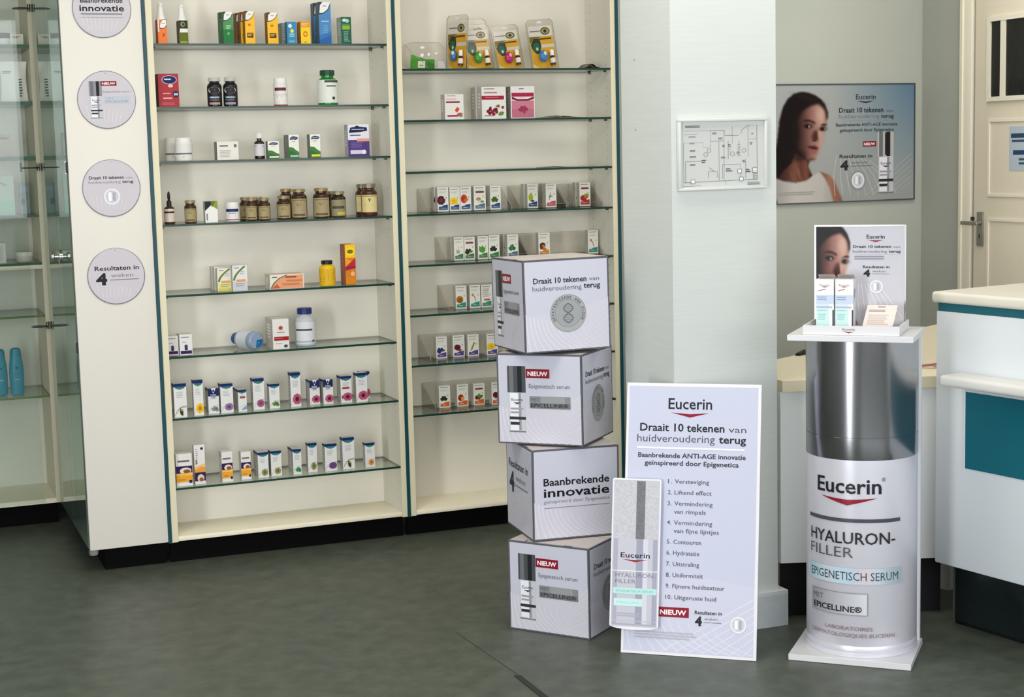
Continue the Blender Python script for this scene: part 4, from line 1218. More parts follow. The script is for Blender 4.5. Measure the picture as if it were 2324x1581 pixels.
ITEMS = [
('L1', 0.0589, 0.0339, 0.0987, 0.05, 0.0979, 'spray', 'spray_orange', 'orange spray bottle with white nozzle, leftmost on the top shelf', None),
('L1', 0.1375, 0.0334, 0.0951, 0.05, 0.0617, 'spray', 'spray_olive', 'olive green spray bottle with white nozzle on the top shelf', None),
('L1', 0.3049, 0.0375, 0.1212, 0.05, 0.04, 'carton', 'green_leaf', 'front green carton with white leaf corner on the top shelf', None),
('L1', 0.3034, 0.0377, 0.1234, 0.1, 0.04, 'carton', 'green_leaf', 'green carton standing behind the front green one on the top shelf', None),
('L1', 0.3883, 0.0374, 0.1239, 0.05, 0.04, 'carton', 'yellow_leaf', 'frontmost yellow carton of the group of three on the top shelf', None),
('L1', 0.3825, 0.0385, 0.1249, 0.1, 0.04, 'carton', 'yellow_leaf', 'middle yellow carton of the group of three on the top shelf', None),
('L1', 0.3743, 0.0383, 0.1249, 0.15, 0.04, 'carton', 'brown_leaf', 'rear brown and yellow carton of the group of three on the top shelf', None),
('L1', 0.4743, 0.0413, 0.1196, 0.05, 0.0421, 'carton', 'yellow_leaf', 'yellow carton standing alone beside the small blue cartons on the top shelf', None),
('L1', 0.5499, 0.0364, 0.0848, 0.05, 0.03, 'carton', 'sky_small', 'small sky blue carton with yellow spot on the top shelf', None),
('L1', 0.5416, 0.0331, 0.085, 0.1, 0.06, 'carton', 'grey_small', 'small grey blue carton behind the sky blue one on the top shelf', None),
('L1', 0.604, 0.0375, 0.0868, 0.05, 0.0599, 'carton', 'sun_small', 'small yellow and orange carton with sun disc on the top shelf', None),
('L1', 0.6778, 0.0476, 0.1612, 0.05, 0.045, 'carton', 'blue_tall', 'tall blue carton with white leaf corner, tallest on the top shelf', None),
('L1', 0.6738, 0.0448, 0.1623, 0.11, 0.045, 'carton', 'blue_tall', 'tall blue carton half hidden behind the front tall blue one', None),
('L1', 0.7648, 0.0409, 0.1049, 0.05, 0.0586, 'carton', 'green_dark', 'dark green carton with lime band, rightmost on the top shelf of the left bay', None),
('L2', 0.0496, 0.0765, 0.1244, 0.05, 0.069, 'carton', 'red_heart', 'large red carton with navy oval and number on the second shelf', None),
('L2', 0.2382, 0.0553, 0.1101, 0.05, 0.05, 'bottle', 'black_multi', 'left one of the two black supplement bottles on the second shelf', None),
('L2', 0.2991, 0.0544, 0.1105, 0.05, 0.05, 'bottle', 'black_multi2', 'right one of the two black supplement bottles on the second shelf', None),
('L2', 0.4941, 0.0539, 0.1063, 0.05, 0.05, 'bottle', 'white_red', 'white pill bottle with maroon band and red base on the second shelf', None),
('L2', 0.6728, 0.0806, 0.1363, 0.05, 0.05, 'bottle', 'green_big', 'big green bottle with dark green cap and white label on the second shelf', None),
('L3', 0.1072, 0.0652, 0.0876, 0.05, 0.05, 'bottle', 'white_jar', 'front white jar with grey lettering at left of the third shelf', None),
('L3', 0.0825, 0.0589, 0.0886, 0.13, 0.05, 'bottle', 'white_jar', 'white jar behind the front white jar at left of the third shelf', None),
('L3', 0.2595, 0.0819, 0.0696, 0.05, 0.0528, 'carton', 'white_flat', 'low white carton with grey script lettering on the third shelf', None),
('L3', 0.4078, 0.04, 0.0997, 0.05, 0.04, 'bottle', 'brown_syrup', 'dark brown bottle with white cap and label on the third shelf', None),
('L3', 0.4561, 0.0438, 0.0671, 0.05, 0.035, 'carton', 'herb_green_w', 'small white and green carton right beside the dark brown bottle on the third shelf', None),
('L3', 0.5388, 0.0398, 0.0899, 0.05, 0.0788, 'carton', 'herb_green_t', 'white and green carton with turquoise strip at its foot on the third shelf', None),
('L3', 0.6231, 0.0411, 0.0904, 0.05, 0.0444, 'carton', 'herb_green_y', 'white and green carton with yellow strip at its foot on the third shelf', None),
('L3', 0.7764, 0.0865, 0.1253, 0.05, 0.05, 'carton', 'purple_mag', 'white and purple carton with navy cloud logo, rightmost on the third shelf', None),
('L4', 0.051, 0.0413, 0.1228, 0.05, 0.0413, 'bottle', 'dropper', 'brown dropper bottle with black rubber bulb, leftmost on the fourth shelf', None),
('L4', 0.1284, 0.046, 0.0861, 0.05, 0.046, 'bottle', 'amber', 'small amber jar between dropper bottle and white house-shaped print carton', None),
('L4', 0.2029, 0.0479, 0.0802, 0.05, 0.035, 'carton', 'house_white', 'white carton with dark and lime green top corners on the fourth shelf', None),
('L4', 0.2866, 0.0532, 0.0734, 0.05, 0.05, 'bottle', 'white_tub', 'white tub with navy band and red base line on the fourth shelf', None),
('L4', 0.364, 0.0449, 0.0882, 0.05, 0.0449, 'bottle', 'amber', 'front left amber jar in the group of four beside the white tub', None),
('L4', 0.3559, 0.0458, 0.0891, 0.12, 0.0458, 'bottle', 'amber', 'back left amber jar in the group of four beside the white tub', None),
('L4', 0.4127, 0.0476, 0.086, 0.05, 0.0476, 'bottle', 'amber', 'front right amber jar in the group of four beside the white tub', None),
('L4', 0.4076, 0.0436, 0.0874, 0.12, 0.0436, 'bottle', 'amber', 'back right amber jar in the group of four beside the white tub', None),
('L4', 0.4878, 0.055, 0.0916, 0.05, 0.05, 'bottle', 'amber', 'small front amber jar in the middle group of three on the fourth shelf', None),
('L4', 0.5187, 0.0537, 0.1162, 0.13, 0.05, 'bottle', 'amber_tall', 'tall amber jar behind the small one in the middle group of three', None),
('L4', 0.5458, 0.0638, 0.1152, 0.05, 0.05, 'bottle', 'amber_tall', 'large front amber jar of the middle group of three on the fourth shelf', None),
('L4', 0.6349, 0.0665, 0.1158, 0.05, 0.05, 'bottle', 'amber_tall', 'tall amber jar with bronze lid left of the yellow striped jar', None),
('L4', 0.705, 0.061, 0.1014, 0.05, 0.05, 'bottle', 'amber_stripe', 'dark amber jar with yellow stripe at the foot of its label', None),
('L4', 0.7056, 0.0498, 0.1009, 0.13, 0.0498, 'bottle', 'amber', 'amber jar half hidden behind the yellow striped jar', None),
('L4', 0.831, 0.0655, 0.1269, 0.05, 0.05, 'bottle', 'amber_red', 'front amber jar with dark red foot at right of the fourth shelf', None),
('L4', 0.8273, 0.0556, 0.125, 0.12, 0.05, 'bottle', 'amber_red', 'amber jar with dark red foot, rear one at right of the fourth shelf', None),
('L5', 0.2402, 0.0562, 0.0878, 0.0621, 0.03, 'carton', 'yellow_swish', 'white carton with green swish and yellow lower half on the fifth shelf', None),
('L5', 0.2931, 0.0573, 0.0979, 0.0349, 0.03, 'carton', 'grey_swish', 'white carton with green swish and grey lower half on the fifth shelf', None),
('L5', 0.2389, 0.0512, 0.0908, 0.115, 0.03, 'carton', 'plain_swish', 'pale carton directly behind the yellow swish carton on the fifth shelf', None),
('L5', 0.2376, 0.052, 0.0902, 0.16, 0.03, 'carton', 'plain_swish', 'pale carton, last of the row behind the yellow swish carton', None),
('L5', 0.4351, 0.1348, 0.0556, 0.022, 0.0811, 'carton', 'orange_wide', 'wide low white carton with orange swoosh on the fifth shelf', None),
('L5', 0.6412, 0.0631, 0.0996, 0.022, 0.05, 'bottle', 'yellow_black', 'yellow bottle with black cap on the fifth shelf', None),
('L5', 0.7497, 0.0421, 0.1573, 0.0605, 0.0694, 'carton', 'orange_tall', 'tall narrow orange and yellow carton on the fifth shelf', None),
('L6', 0.034, 0.0451, 0.0731, 0.0651, 0.035, 'carton', 'purple_foot', 'white carton with purple foot touching the left side panel on the sixth shelf', None),
('L6', 0.0814, 0.0476, 0.078, 0.0474, 0.0603, 'carton', 'purple_foot', 'white carton with purple foot, second from the left on the sixth shelf', None),
('L6', 0.4373, 0.0644, 0.117, 0.022, 0.1182, 'carton', 'white_redband', 'white carton with red flower and red band on the sixth shelf', None),
('L6', 0.5449, 0.0791, 0.1484, 0.0523, 0.05, 'bottle', 'clear_blue', 'clear bottle with dark blue cap and white label on the sixth shelf', None),
('L7', 0.0447, 0.0483, 0.1297, 0.024, 0.04, 'carton', 'h:band:pen', 'white carton with navy top and dark pod, leftmost on the seventh shelf', None),
('L7', 0.1213, 0.037, 0.1375, 0.0322, 0.03, 'carton', 'h:band:yellow', 'tall white carton with navy top and yellow flower on the seventh shelf', None),
('L7', 0.1795, 0.0416, 0.0988, 0.0456, 0.0548, 'carton', 'h:vee:grey', 'short white carton with navy drop top and grey leaf on the seventh shelf', None),
('L7', 0.2266, 0.0485, 0.1138, 0.04, 0.0432, 'carton', 'h:band:violet', 'white carton with navy top and small violet blossom on the seventh shelf', None),
('L7', 0.2941, 0.033, 0.0854, 0.038, 0.1042, 'carton', 'h:band:blue', 'short narrow white carton with pale blue print on the seventh shelf', None),
('L7', 0.3566, 0.0445, 0.123, 0.0537, 0.0398, 'carton', 'h:band:clover', 'white carton with navy top and mauve clover blossom on the seventh shelf', None),
('L7', 0.42, 0.0409, 0.0968, 0.0514, 0.034, 'carton', 'h:band:green', 'white carton with navy top and green leaf on the seventh shelf', None),
('L7', 0.5058, 0.0403, 0.1361, 0.0509, 0.0364, 'carton', 'h:band:pink', 'tallest white carton on the seventh shelf, with pink coneflower', None),
('L7', 0.5862, 0.0408, 0.097, 0.066, 0.0586, 'carton', 'h:vee:pink', 'left one of two white cartons with navy drop top and coneflower', None),
('L7', 0.6379, 0.04, 0.0981, 0.0536, 0.0607, 'carton', 'h:vee:pink', 'right one of two white cartons with navy drop top and coneflower', None),
('L7', 0.7076, 0.0453, 0.1067, 0.0469, 0.0549, 'carton', 'h:red:pink', 'white carton with red bar and pink coneflower on the seventh shelf', None),
('L7', 0.768, 0.0466, 0.1163, 0.0362, 0.035, 'carton', 'h:band:pink', 'white carton with coneflower, front one at right end of the seventh shelf', None),
('L7', 0.8073, 0.04, 0.1098, 0.11, 0.035, 'carton', 'h:band:pink', 'white carton with coneflower, rear one at right end of the seventh shelf', None),
('L8', 0.041, 0.0617, 0.1254, 0.032, 0.04, 'carton', 'orange_purple', 'wide white, purple and orange carton, leftmost on the lowest shelf', None),
('L8', 0.1129, 0.0414, 0.1542, 0.0381, 0.03, 'carton', 'orange_purple_tall', 'tall white, orange and purple carton on the lowest shelf', None),
('L8', 0.2174, 0.042, 0.118, 0.0327, 0.0485, 'carton', 'orange_purple', 'narrow purple and orange carton, left one of the pair on the lowest shelf', None),
('L8', 0.2953, 0.0386, 0.1091, 0.0441, 0.0346, 'carton', 'orange_purple', 'narrow purple and orange carton, right one of the pair on the lowest shelf', None),
('L8', 0.3624, 0.0418, 0.0998, 0.0468, 0.0756, 'carton', 'h:band:olive', 'left one of two white cartons with olive flower side by side on the lowest shelf', None),
('L8', 0.4156, 0.0421, 0.0997, 0.053, 0.0472, 'carton', 'h:band:olive', 'right one of two white cartons with olive flower side by side on the lowest shelf', None),
('L8', 0.5014, 0.0336, 0.101, 0.0413, 0.0819, 'carton', 'h:band:mint', 'white carton with bright green leaf on the lowest shelf', None),
('L8', 0.5666, 0.0374, 0.1169, 0.0604, 0.0296, 'carton', 'h:band:olive', 'tall narrow white carton with olive flower on the lowest shelf', None),
('L8', 0.6319, 0.0491, 0.1097, 0.0435, 0.038, 'carton', 'h:band:lilac', 'white carton with purple lavender flower on the lowest shelf', None),
('L8', 0.7067, 0.0491, 0.1277, 0.0508, 0.0367, 'carton', 'h:band:pen', 'tallest navy topped carton on the lowest shelf, with dark pod', None),
('L8', 0.798, 0.0409, 0.0988, 0.0449, 0.03, 'carton', 'h:band:orange', 'white carton with orange blossom, rightmost on the lowest shelf', None),
('R2', 1.1827, 0.0796, 0.101, 0.05, 0.05, 'carton', 'pill_red', 'white carton with red capsule print on the pink shelf of the right bay', None),
('R2', 1.3406, 0.1053, 0.1291, 0.05, 0.05, 'carton', 'cranberry', 'white carton with cranberries and red band in the right bay', None),
('R2', 1.3367, 0.0752, 0.1301, 0.11, 0.055, 'carton', 'cranberry_back', 'carton with red side stripe behind the cranberry carton', None),
('R2', 1.4664, 0.1053, 0.1302, 0.05, 0.0553, 'carton', 'pink_big', 'pink and white carton with dark pink ribbon in the right bay', None),
('R4', 1.1657, 0.0475, 0.0983, 0.125, 0.03, 'carton', 'v:purple:navy', 'small white carton with purple flower at left of the upper clear tray', None),
('R4', 1.1698, 0.047, 0.0984, 0.178, 0.03, 'carton', 'v:purple:navy', 'carton behind the purple flower carton in the upper clear tray', None),
('R4', 1.218, 0.0443, 0.0959, 0.125, 0.03, 'carton', 'v:yellow:navy', 'small white carton with yellow flower in the upper clear tray', None),
('R4', 1.2641, 0.0472, 0.0965, 0.125, 0.03, 'carton', 'v:orange:navy', 'small white carton with orange red flower in the upper clear tray', None),
('R4', 1.3237, 0.0519, 0.0982, 0.125, 0.03, 'carton', 'v:mushroom:slate', 'small white carton with mushrooms in the upper clear tray', None),
('R4', 1.3951, 0.047, 0.0977, 0.125, 0.03, 'carton', 'v:leaf:navy', 'small white carton with dark green leaf and blue foot in the upper clear tray', None),
('R4', 1.402, 0.0446, 0.0978, 0.178, 0.03, 'carton', 'v:leaf:navy', 'carton behind the dark green leaf carton in the upper clear tray', None),
('R4', 1.5611, 0.0469, 0.0984, 0.125, 0.03, 'carton', 'v:pear:navy', 'small white carton with green pear in the middle clear tray', None),
('R4', 1.5661, 0.0468, 0.0985, 0.178, 0.03, 'carton', 'v:pear:navy', 'carton behind the green pear carton in the middle clear tray', None),
('R4', 1.644, 0.0478, 0.0992, 0.125, 0.03, 'carton', 'v:thistle:pink', 'small white carton with pink foot and grey stem', None),
('R4', 1.6504, 0.0458, 0.0993, 0.178, 0.03, 'carton', 'v:thistle:pink', 'carton behind the grey stem carton with pink foot', None),
('R4', 1.7984, 0.05, 0.0982, 0.125, 0.03, 'carton', 'v:redfruit:red', 'small white carton with red fruit and red foot at right end of its shelf', None),
('R4', 1.8026, 0.0489, 0.0984, 0.178, 0.03, 'carton', 'v:redfruit:red', 'carton behind the red fruit carton at right end of its shelf', None),
('R5', 1.2309, 0.0424, 0.0941, 0.125, 0.03, 'carton', 'v:grey:green', 'small white carton with grey sprig and green foot', None),
('R5', 1.2367, 0.044, 0.0925, 0.178, 0.03, 'carton', 'v:grey:green', 'carton behind the grey sprig carton', None),
('R5', 1.2754, 0.0465, 0.0921, 0.125, 0.03, 'carton', 'v:darkfruit:green', 'small white carton with dark berries and green foot', None),
('R5', 1.3353, 0.0451, 0.0946, 0.125, 0.03, 'carton', 'v:greenleaf:green', 'small white carton with bright green leaves and green foot', None),
('R5', 1.3832, 0.048, 0.0962, 0.125, 0.03, 'carton', 'v:blackleaf:green', 'small white carton with dark sprig just above the top display cube', None),
('R5', 1.466, 0.0493, 0.0956, 0.125, 0.03, 'carton', 'v:herb:slate', 'small white carton with green herb and blue foot above the top display cube', None),
('R5', 1.468, 0.0487, 0.0943, 0.178, 0.03, 'carton', 'v:herb:slate', 'carton behind the green herb carton with blue foot', None),
('R5', 1.6059, 0.0514, 0.0972, 0.125, 0.03, 'carton', 'v:nut:amber', 'small white carton with brown nut print above the top display cube', None),
('R5', 1.8332, 0.0476, 0.0984, 0.125, 0.03, 'carton', 'v:stem:teal', 'small white carton with orange stem and teal foot at right end of its shelf', None),
('R6', 1.2322, 0.0474, 0.0947, 0.125, 0.03, 'carton', 'v:brown:teal', 'small white carton with brown seed and teal foot beside the top display cube', None),
('R6', 1.2937, 0.0464, 0.0948, 0.125, 0.03, 'carton', 'v:stem:teal', 'small white carton with orange stem and teal foot beside the top display cube', None),
('R6', 1.3445, 0.048, 0.0928, 0.125, 0.03, 'carton', 'v:text:teal', 'small white carton with teal text panel partly hidden by the top display cube', None),
('R7', 1.1451, 0.0473, 0.0901, 0.1383, 0.03, 'carton', 'v:blueberry:violet', 'small white carton with blueberries and violet foot', None),
('R7', 1.2225, 0.0515, 0.0895, 0.1505, 0.03, 'carton', 'v:redclover:violet', 'small white carton with dark red blossom and violet foot', None),
('R7', 1.2833, 0.0493, 0.0902, 0.1388, 0.03, 'carton', 'v:oat:violet', 'small white carton with oat ears and violet foot', None),
('R7', 1.3628, 0.0496, 0.0899, 0.1251, 0.03, 'carton', 'v:yellow:violet', 'small white carton with yellow blossom, cut off by the second display cube', None),
('R8', 1.1423, 0.0485, 0.0916, 0.112, 0.03, 'carton', 'v:blackleaf:orange', 'small white carton with dark leaves and orange foot on the lowest right shelf', None),
('R8', 1.2195, 0.0489, 0.0919, 0.1081, 0.03, 'carton', 'v:pomegranate:orange', 'small white carton with red fruit and orange foot on the lowest right shelf', None),
('R8', 1.2917, 0.0493, 0.0899, 0.1075, 0.03, 'carton', 'v:greenmix:orange', 'small white carton with green leaves and berries on the lowest right shelf', None),
('R8', 1.3639, 0.0496, 0.0918, 0.0859, 0.03, 'carton', 'v:redclover:orange', 'small white carton cut off by the second display cube on the lowest right shelf', None),
]
def stock():
    for sh, x, w, h, y, d, kind, st, label, grp in ITEMS:
        z = (ZL if sh[0] == 'L' else ZR)[int(sh[1]) - 1] + .0042
        if sh in ('R4', 'R5', 'R6', 'R7', 'R8'): z += .0022
        if kind == 'carton':
            make_carton(w, d, h, st, (x + w / 2, y + d / 2, z), label, grp)
        elif kind == 'bottle':
            make_bottle(w, h, st, (x + w / 2, y + w / 2, z), label)
        else:
            make_spray(w, d, h, st, (x + w / 2, y + min(d, .05) / 2, z), label)
stock()

def tray(x0, x1, z, label, y0=.095):
    """clear acrylic riser tray: floor, low lip, sloping sides, tall back"""
    y1 = .236
    r = empty('acrylic_tray', ((x0 + x1) / 2, (y0 + y1) / 2, z + .0042), label, 'tray')
    hw, hd, t = (x1 - x0) / 2, (y1 - y0) / 2, .0016
    b = MB(); b.box(-hw, hw, -hd, hd, 0, .0018, CLEAR); b.build('base', r)
    E_ = M('#a9aca5', .2)
    for s_ in (-1, 1):
        b = MB()
        xx = s_ * hw
        pts = [(-hd, .002), (hd, .002), (hd, .094), (hd - .02, .094), (-hd + .012, .022), (-hd, .018)]
        v = [(xx - s_ * t * k, p[0], p[1]) for k in (0, 1) for p in pts]
        n = len(pts)
        b.raw(v, [tuple(range(n)), tuple(range(n, 2 * n))[::-1]], CLEAR)
        b.raw(v, [(i, n + i, n + (i + 1) % n, (i + 1) % n) for i in range(n)], E_)
        b.build('side', r)
    b = MB(); b.box(-hw + t, hw - t, hd - t, hd, .002, .094, CLEAR, skip='t'); b.box(-hw + t, hw - t, hd - t, hd, .0938, .0946, E_); b.build('back', r)
    b = MB(); b.box(-hw + t, hw - t, -hd, -hd + t, .002, .017, CLEAR); b.box(-hw + t, hw - t, -hd, -hd + t, .017, .0176, E_); b.build('front_lip', r)
tray(1.115, 1.478, ZR[3], 'clear acrylic tray at left of the upper tray shelf, holding five kinds of small cartons')
tray(1.514, 1.724, ZR[3], 'clear acrylic tray with pear and grey stem cartons, middle of its shelf')
tray(1.730, 1.889, ZR[3], 'clear acrylic tray with red fruit cartons at the right cabinet side')
tray(1.186, 1.545, ZR[4], 'clear acrylic tray of green footed cartons behind the top display cube')
tray(1.552, 1.888, ZR[4], 'nearly empty clear acrylic tray at right above the top display cube')
tray(1.190, 1.580, ZR[5], 'clear acrylic tray of teal footed cartons left of the top display cube')
tray(1.098, 1.490, ZR[6], 'clear acrylic tray of violet footed cartons left of the second display cube', y0=.075)
tray(1.108, 1.490, ZR[7], 'clear acrylic tray of orange footed cartons on the lowest right shelf', y0=.06)

SHELL = glass_mat('blister_shell', '#f3f2ef', .8, .1)
def blister(loc, rot, lean, shear, w, h, ballc, label, bottle_only=False):
    """hanging pack: clear shell, printed card, coloured ball and little roll-on bottle"""
    r = empty('blister_pack', loc, label, 'blister pack', rot=(lean, shear, rot))
    b = MB()
    c = .012
    out = [(-w/2, 0), (w/2, 0), (w/2, h - c), (w/2 - c, h), (-w/2 + c, h), (-w/2, h - c)]
    b.extr(out, (0, -.003, 0), (1, 0, 0), (0, 0, 1), (0, -1, 0), .004, SHELL, M('#a39f98', .2))
    b.extr([(-.012, h - .016), (.012, h - .016), (.010, h - .011), (.003, h - .006), (-.003, h - .006), (-.010, h - .011)], (0, -.0032, 0), (1, 0, 0), (0, 0, 1), (0, -1, 0), .0002, '#d6d3cc')
    b.build('shell', r)
    A = Art()
    A.rect(0, 0, 1, 1, '#d9a62e'); A.poly([(0, 0), (.3, 0), (0, .12)], '#e8c878'); A.poly([(0, .6), (.5, .75), (0, .75)], '#8a7428')
    A.rect(0, .75, 1, 1, '#dcd9d2'); A.bars(.05, .84, .5, .89, 1, '#7d7488', 1); A.ell(.70, .87, .20, .09, '#5a5a34', 24); A.ell(.70, .87, .15, .06, '#a9a878', 20); A.ell(.70, .87, .07, .04, '#5a2018', 14)
    A.rect(.42, .67, .92, .71, '#6a4a14'); A.rect(.46, .48, 1, .56, '#d3cdc0')
    A.poly([(.02, .56), (.18, .70), (.42, .70), (.46, .52), (.36, .36), (.22, .34), (.08, .44)], '#1f3a2c'); A.ell(.25, .50, .15, .11, '#2f5f48'); A.ell(.27, .46, .05, .04, '#b9d6c4')
    k = MB()
    ch = h * .87
    k.box(-w/2 + .008, w/2 - .008, -.0012, .0005, .004, ch, '#d9c9a0')
    k.art(A, (-w/2 + .008, -.0013, .004), (w - .016, 0, 0), (0, 0, ch - .004), (0, -1, 0), step=.0001)
    k.build('card', r)
    q = MB()
    q.ball((-w * .06, -.016, h * .25), w * .15, .012, w * .20, M(ballc, .15))
    q.ball((-w * .02, -.024, h * .29), w * .06, .005, w * .08, M('#cfd9d0' if ballc != '#b02a6a' else '#e8a0b4', .15))
    q.build('ball', r)
    m = MB()
    bx, by = w * .27, -.013
    m.lathe([(.0, .012), (.010, .012), (.0105, .016), (.0105, .044), (.007, .050)], M('#4a2412', .15), bx, by, 0, 16)
    m.lathe([(.0108, .020), (.0108, .040)], '#dcd6cc', bx, by, 0, 16, caps=False)
    vo = m.build('vial', r)
    m = MB()
    m.lathe([(.0075, .050), (.0085, .051), (.0085, .071), (.007, .074), (0, .074)], M('#e4e2de', .3), bx, by, 0, 16)
    m.build('vial_cap', vo)
    return r
zr1 = ZR[0] + .0045
blister((1.247, .075, zr1), math.radians(-62), math.radians(-4), 0, .115, .215, '#3f6f9c', 'blister pack turned sideways, with blue ball, leftmost of the standing packs')
blister((1.348, .075, zr1), 0, math.radians(-9), math.radians(-3.5), .118, .182, '#3f8a34', 'leaning blister pack with green ball on the top shelf of the right bay')
blister((1.352, .108, zr1), 0, math.radians(-9), math.radians(-3.5), .118, .206, '#3f8a34', 'blister pack hidden behind the one with the green ball')
blister((1.482, .075, zr1), 0, math.radians(-9), math.radians(-6), .118, .180, '#b02a6a', 'leaning blister pack with pink ball on the top shelf of the right bay')
blister((1.634, .075, zr1), 0, math.radians(-8), math.radians(-4.5), .121, .204, '#3f78b4', 'leaning blister pack with blue ball, rightmost on the top shelf')

def fallen_blister():
    r = empty('blister_pack', (1.12, .10, zr1), 'clear blister pack with green card, lying on its side on a glass shelf', 'blister pack')
    b = MB()
    out = [(-.092, .020), (-.085, .098), (-.058, .106), (.052, .106), (.078, .080), (.095, .012), (.088, 0), (-.055, 0)]
    b.extr(out, (0, -.035, 0), (1, 0, 0), (0, 0, 1), (0, -1, 0), .055, CLEAR, CLEAR)
    for (x, z, a, c) in ((-.02, .085, .010, .006), (-.022, .055, .008, .008), (.006, .058, .006, .008), (.038, .062, .008, .005)):
        b.ball((x, -.037, z), a, .003, c, M('#e2e2de', .1), 10, 6)
    b.tube([(-.092, -.035, .098), (-.06, -.036, .060), (-.02, -.036, .03), (.0, -.036, .005)], .0009, '#9a9c94')
    b.tube([(-.085, -.035, .098), (-.058, -.035, .106), (.052, -.035, .106), (.078, -.035, .08), (.095, -.035, .012)], .0009, '#a9aaa3')
    b.build('shell', r)
    k = MB()
    A = Art(); A.rect(0, 0, 1, 1, '#4f9a34'); A.rect(.30, .1, .60, .8, '#d3d6cc'); A.rect(.36, .3, .52, .4, '#6a6f64'); A.poly([(.6, 0), (1, 0), (1, .5), (.7, .8)], '#3a8028')
    k.raw([(-.070, -.025, .004), (.03, -.025, .004), (.034, -.025, .028), (-.066, -.025, .060)], [(0, 1, 2, 3)], '#4f9a34')
    k.art(A, (-.068, -.0255, .004), (.1, 0, -.002), (.002, 0, .038), (0, -1, 0))
    k.raw([(.045, -.025, .004), (.080, -.025, .004), (.072, -.025, .03), (.05, -.025, .034)], [(0, 1, 2, 3)], '#c3c4bf')
    k.build('card', r)
fallen_blister()

def crumpled(loc, w, d, h, seed, colors, label, name='leaflet_heap'):
    """loose folded leaflets lying on a shelf: several thin bent sheets as one pile"""
    r_ = random.Random(seed)
    b = MB()
    for k in range(5):
        n, m = 10, 4
        ph, am = r_.random() * 6, h * (.15 + .1 * r_.random())
        x0, ww = -w/2 + r_.random() * w * .25, w * (.55 + .2 * r_.random())
        zb = h * (.08 + .14 * k)
        v = []
        for t in (0, .0009):
            for j in range(m):
                for i in range(n):
                    u = i / (n - 1)
                    v.append((x0 + ww * u, -d/2 + d * j / (m - 1), max(.0004, zb * math.sin(math.pi * min(1, u * 1.1)) + am * math.sin(ph + u * 7 + j * .4) * math.sin(u * math.pi)) + t))
        N = n * m
        f = []
        for j in range(m - 1):
            for i in range(n - 1):
                a = j * n + i
                f += [(N + a, N + a + 1, N + a + n + 1, N + a + n), (a, a + n, a + n + 1, a + 1)]
        for i in range(n - 1):
            f.append((i, i + 1, N + i + 1, N + i))
        b.raw(v, f, colors[k % len(colors)], True)
    b.build(name, loc=loc, label=label, cat='leaflets')
crumpled((1.835, .09, zr1), .11, .07, .022, 3, ['#4a4438', '#6a6454', '#2f2b24', '#8a8474', '#3a352c'], 'small heap of dark crumpled leaflets at right end of the top right shelf')
crumpled((1.70, .07, ZR[1] + .0042), .24, .06, .013, 5, ['#8a7a70', '#b0a498', '#6a5c54', '#a89a90', '#74685e'], 'flat wavy leaflets lying beside the pink and white carton')
crumpled((1.67, .07, ZR[2] + .0042), .17, .06, .008, 8, ['#7d8a7c', '#9aa596', '#66756a', '#8a9688', '#a9b0a2'], 'thin leaflets lying on the otherwise empty third shelf of the right bay')

def lying_bottle():
    R = .036
    z = ZL[5] + .0042
    ax = Matrix.Rotation(math.radians(20), 3, 'Z') @ Matrix.Rotation(math.radians(90), 3, 'X')
    r = empty('supplement_bottle', (.352, .100, z), 'clear blue bottle lying on its side on the sixth shelf, base to the front', 'bottle')
    b = MB()
    b.lathe([(0, .070), (R * .80, .070), (R * .95, .065), (R, .055), (R, -.030), (R * .9, -.042), (R * .6, -.050), (R * .6, -.056)], M('#8c9cb4', .15, coat=.4), 0, 0, R, 28, axis=ax)
    A = Art()
    b.ball(tuple(Vector((0, 0, R)) + ax @ Vector((R * .25, R * -.2, .070))), .003, .003, .003, M('#8fa4c0', .2), 8, 6)
    v0 = [Vector((0, 0, R)) + ax @ Vector((R * .75 * math.cos(t), R * .75 * math.sin(t), .0712)) for t in [math.radians(-100 + 14 * k) for k in range(9)]]
    v0.append(Vector((0, 0, R)) + ax @ Vector((0, R * .1, .0712)))
    b.raw(v0, [tuple(range(10))], M('#2f86cc', .3)); b.raw(v0, [tuple(range(10))[::-1]], M('#2f86cc', .3))
    b.build('body', r)
    l = MB(); l.lathe([(R + .0004, .045), (R + .0004, -.026)], M('#d5d9e2', .4), 0, 0, R, 28, caps=False, axis=ax); l.build('label', r)
    c = MB(); c.lathe([(R * .66, -.054), (R * .66, -.078), (0, -.079)], M('#2a4a86', .3), 0, 0, R, 24, caps=False, axis=ax); c.build('cap', r)
lying_bottle()

# ============================================================ DISPLAY CUBES
def frame_matrix(o, x, z):
    """placing matrix with local X along x, local Z along z"""
    x = Vector(x).normalized(); z = Vector(z); z = (z - x * z.dot(x)).normalized(); y = z.cross(x)
    return Matrix(((x.x, y.x, z.x, o[0]), (x.y, y.y, z.y, o[1]), (x.z, y.z, z.z, o[2]), (0, 0, 0, 1)))

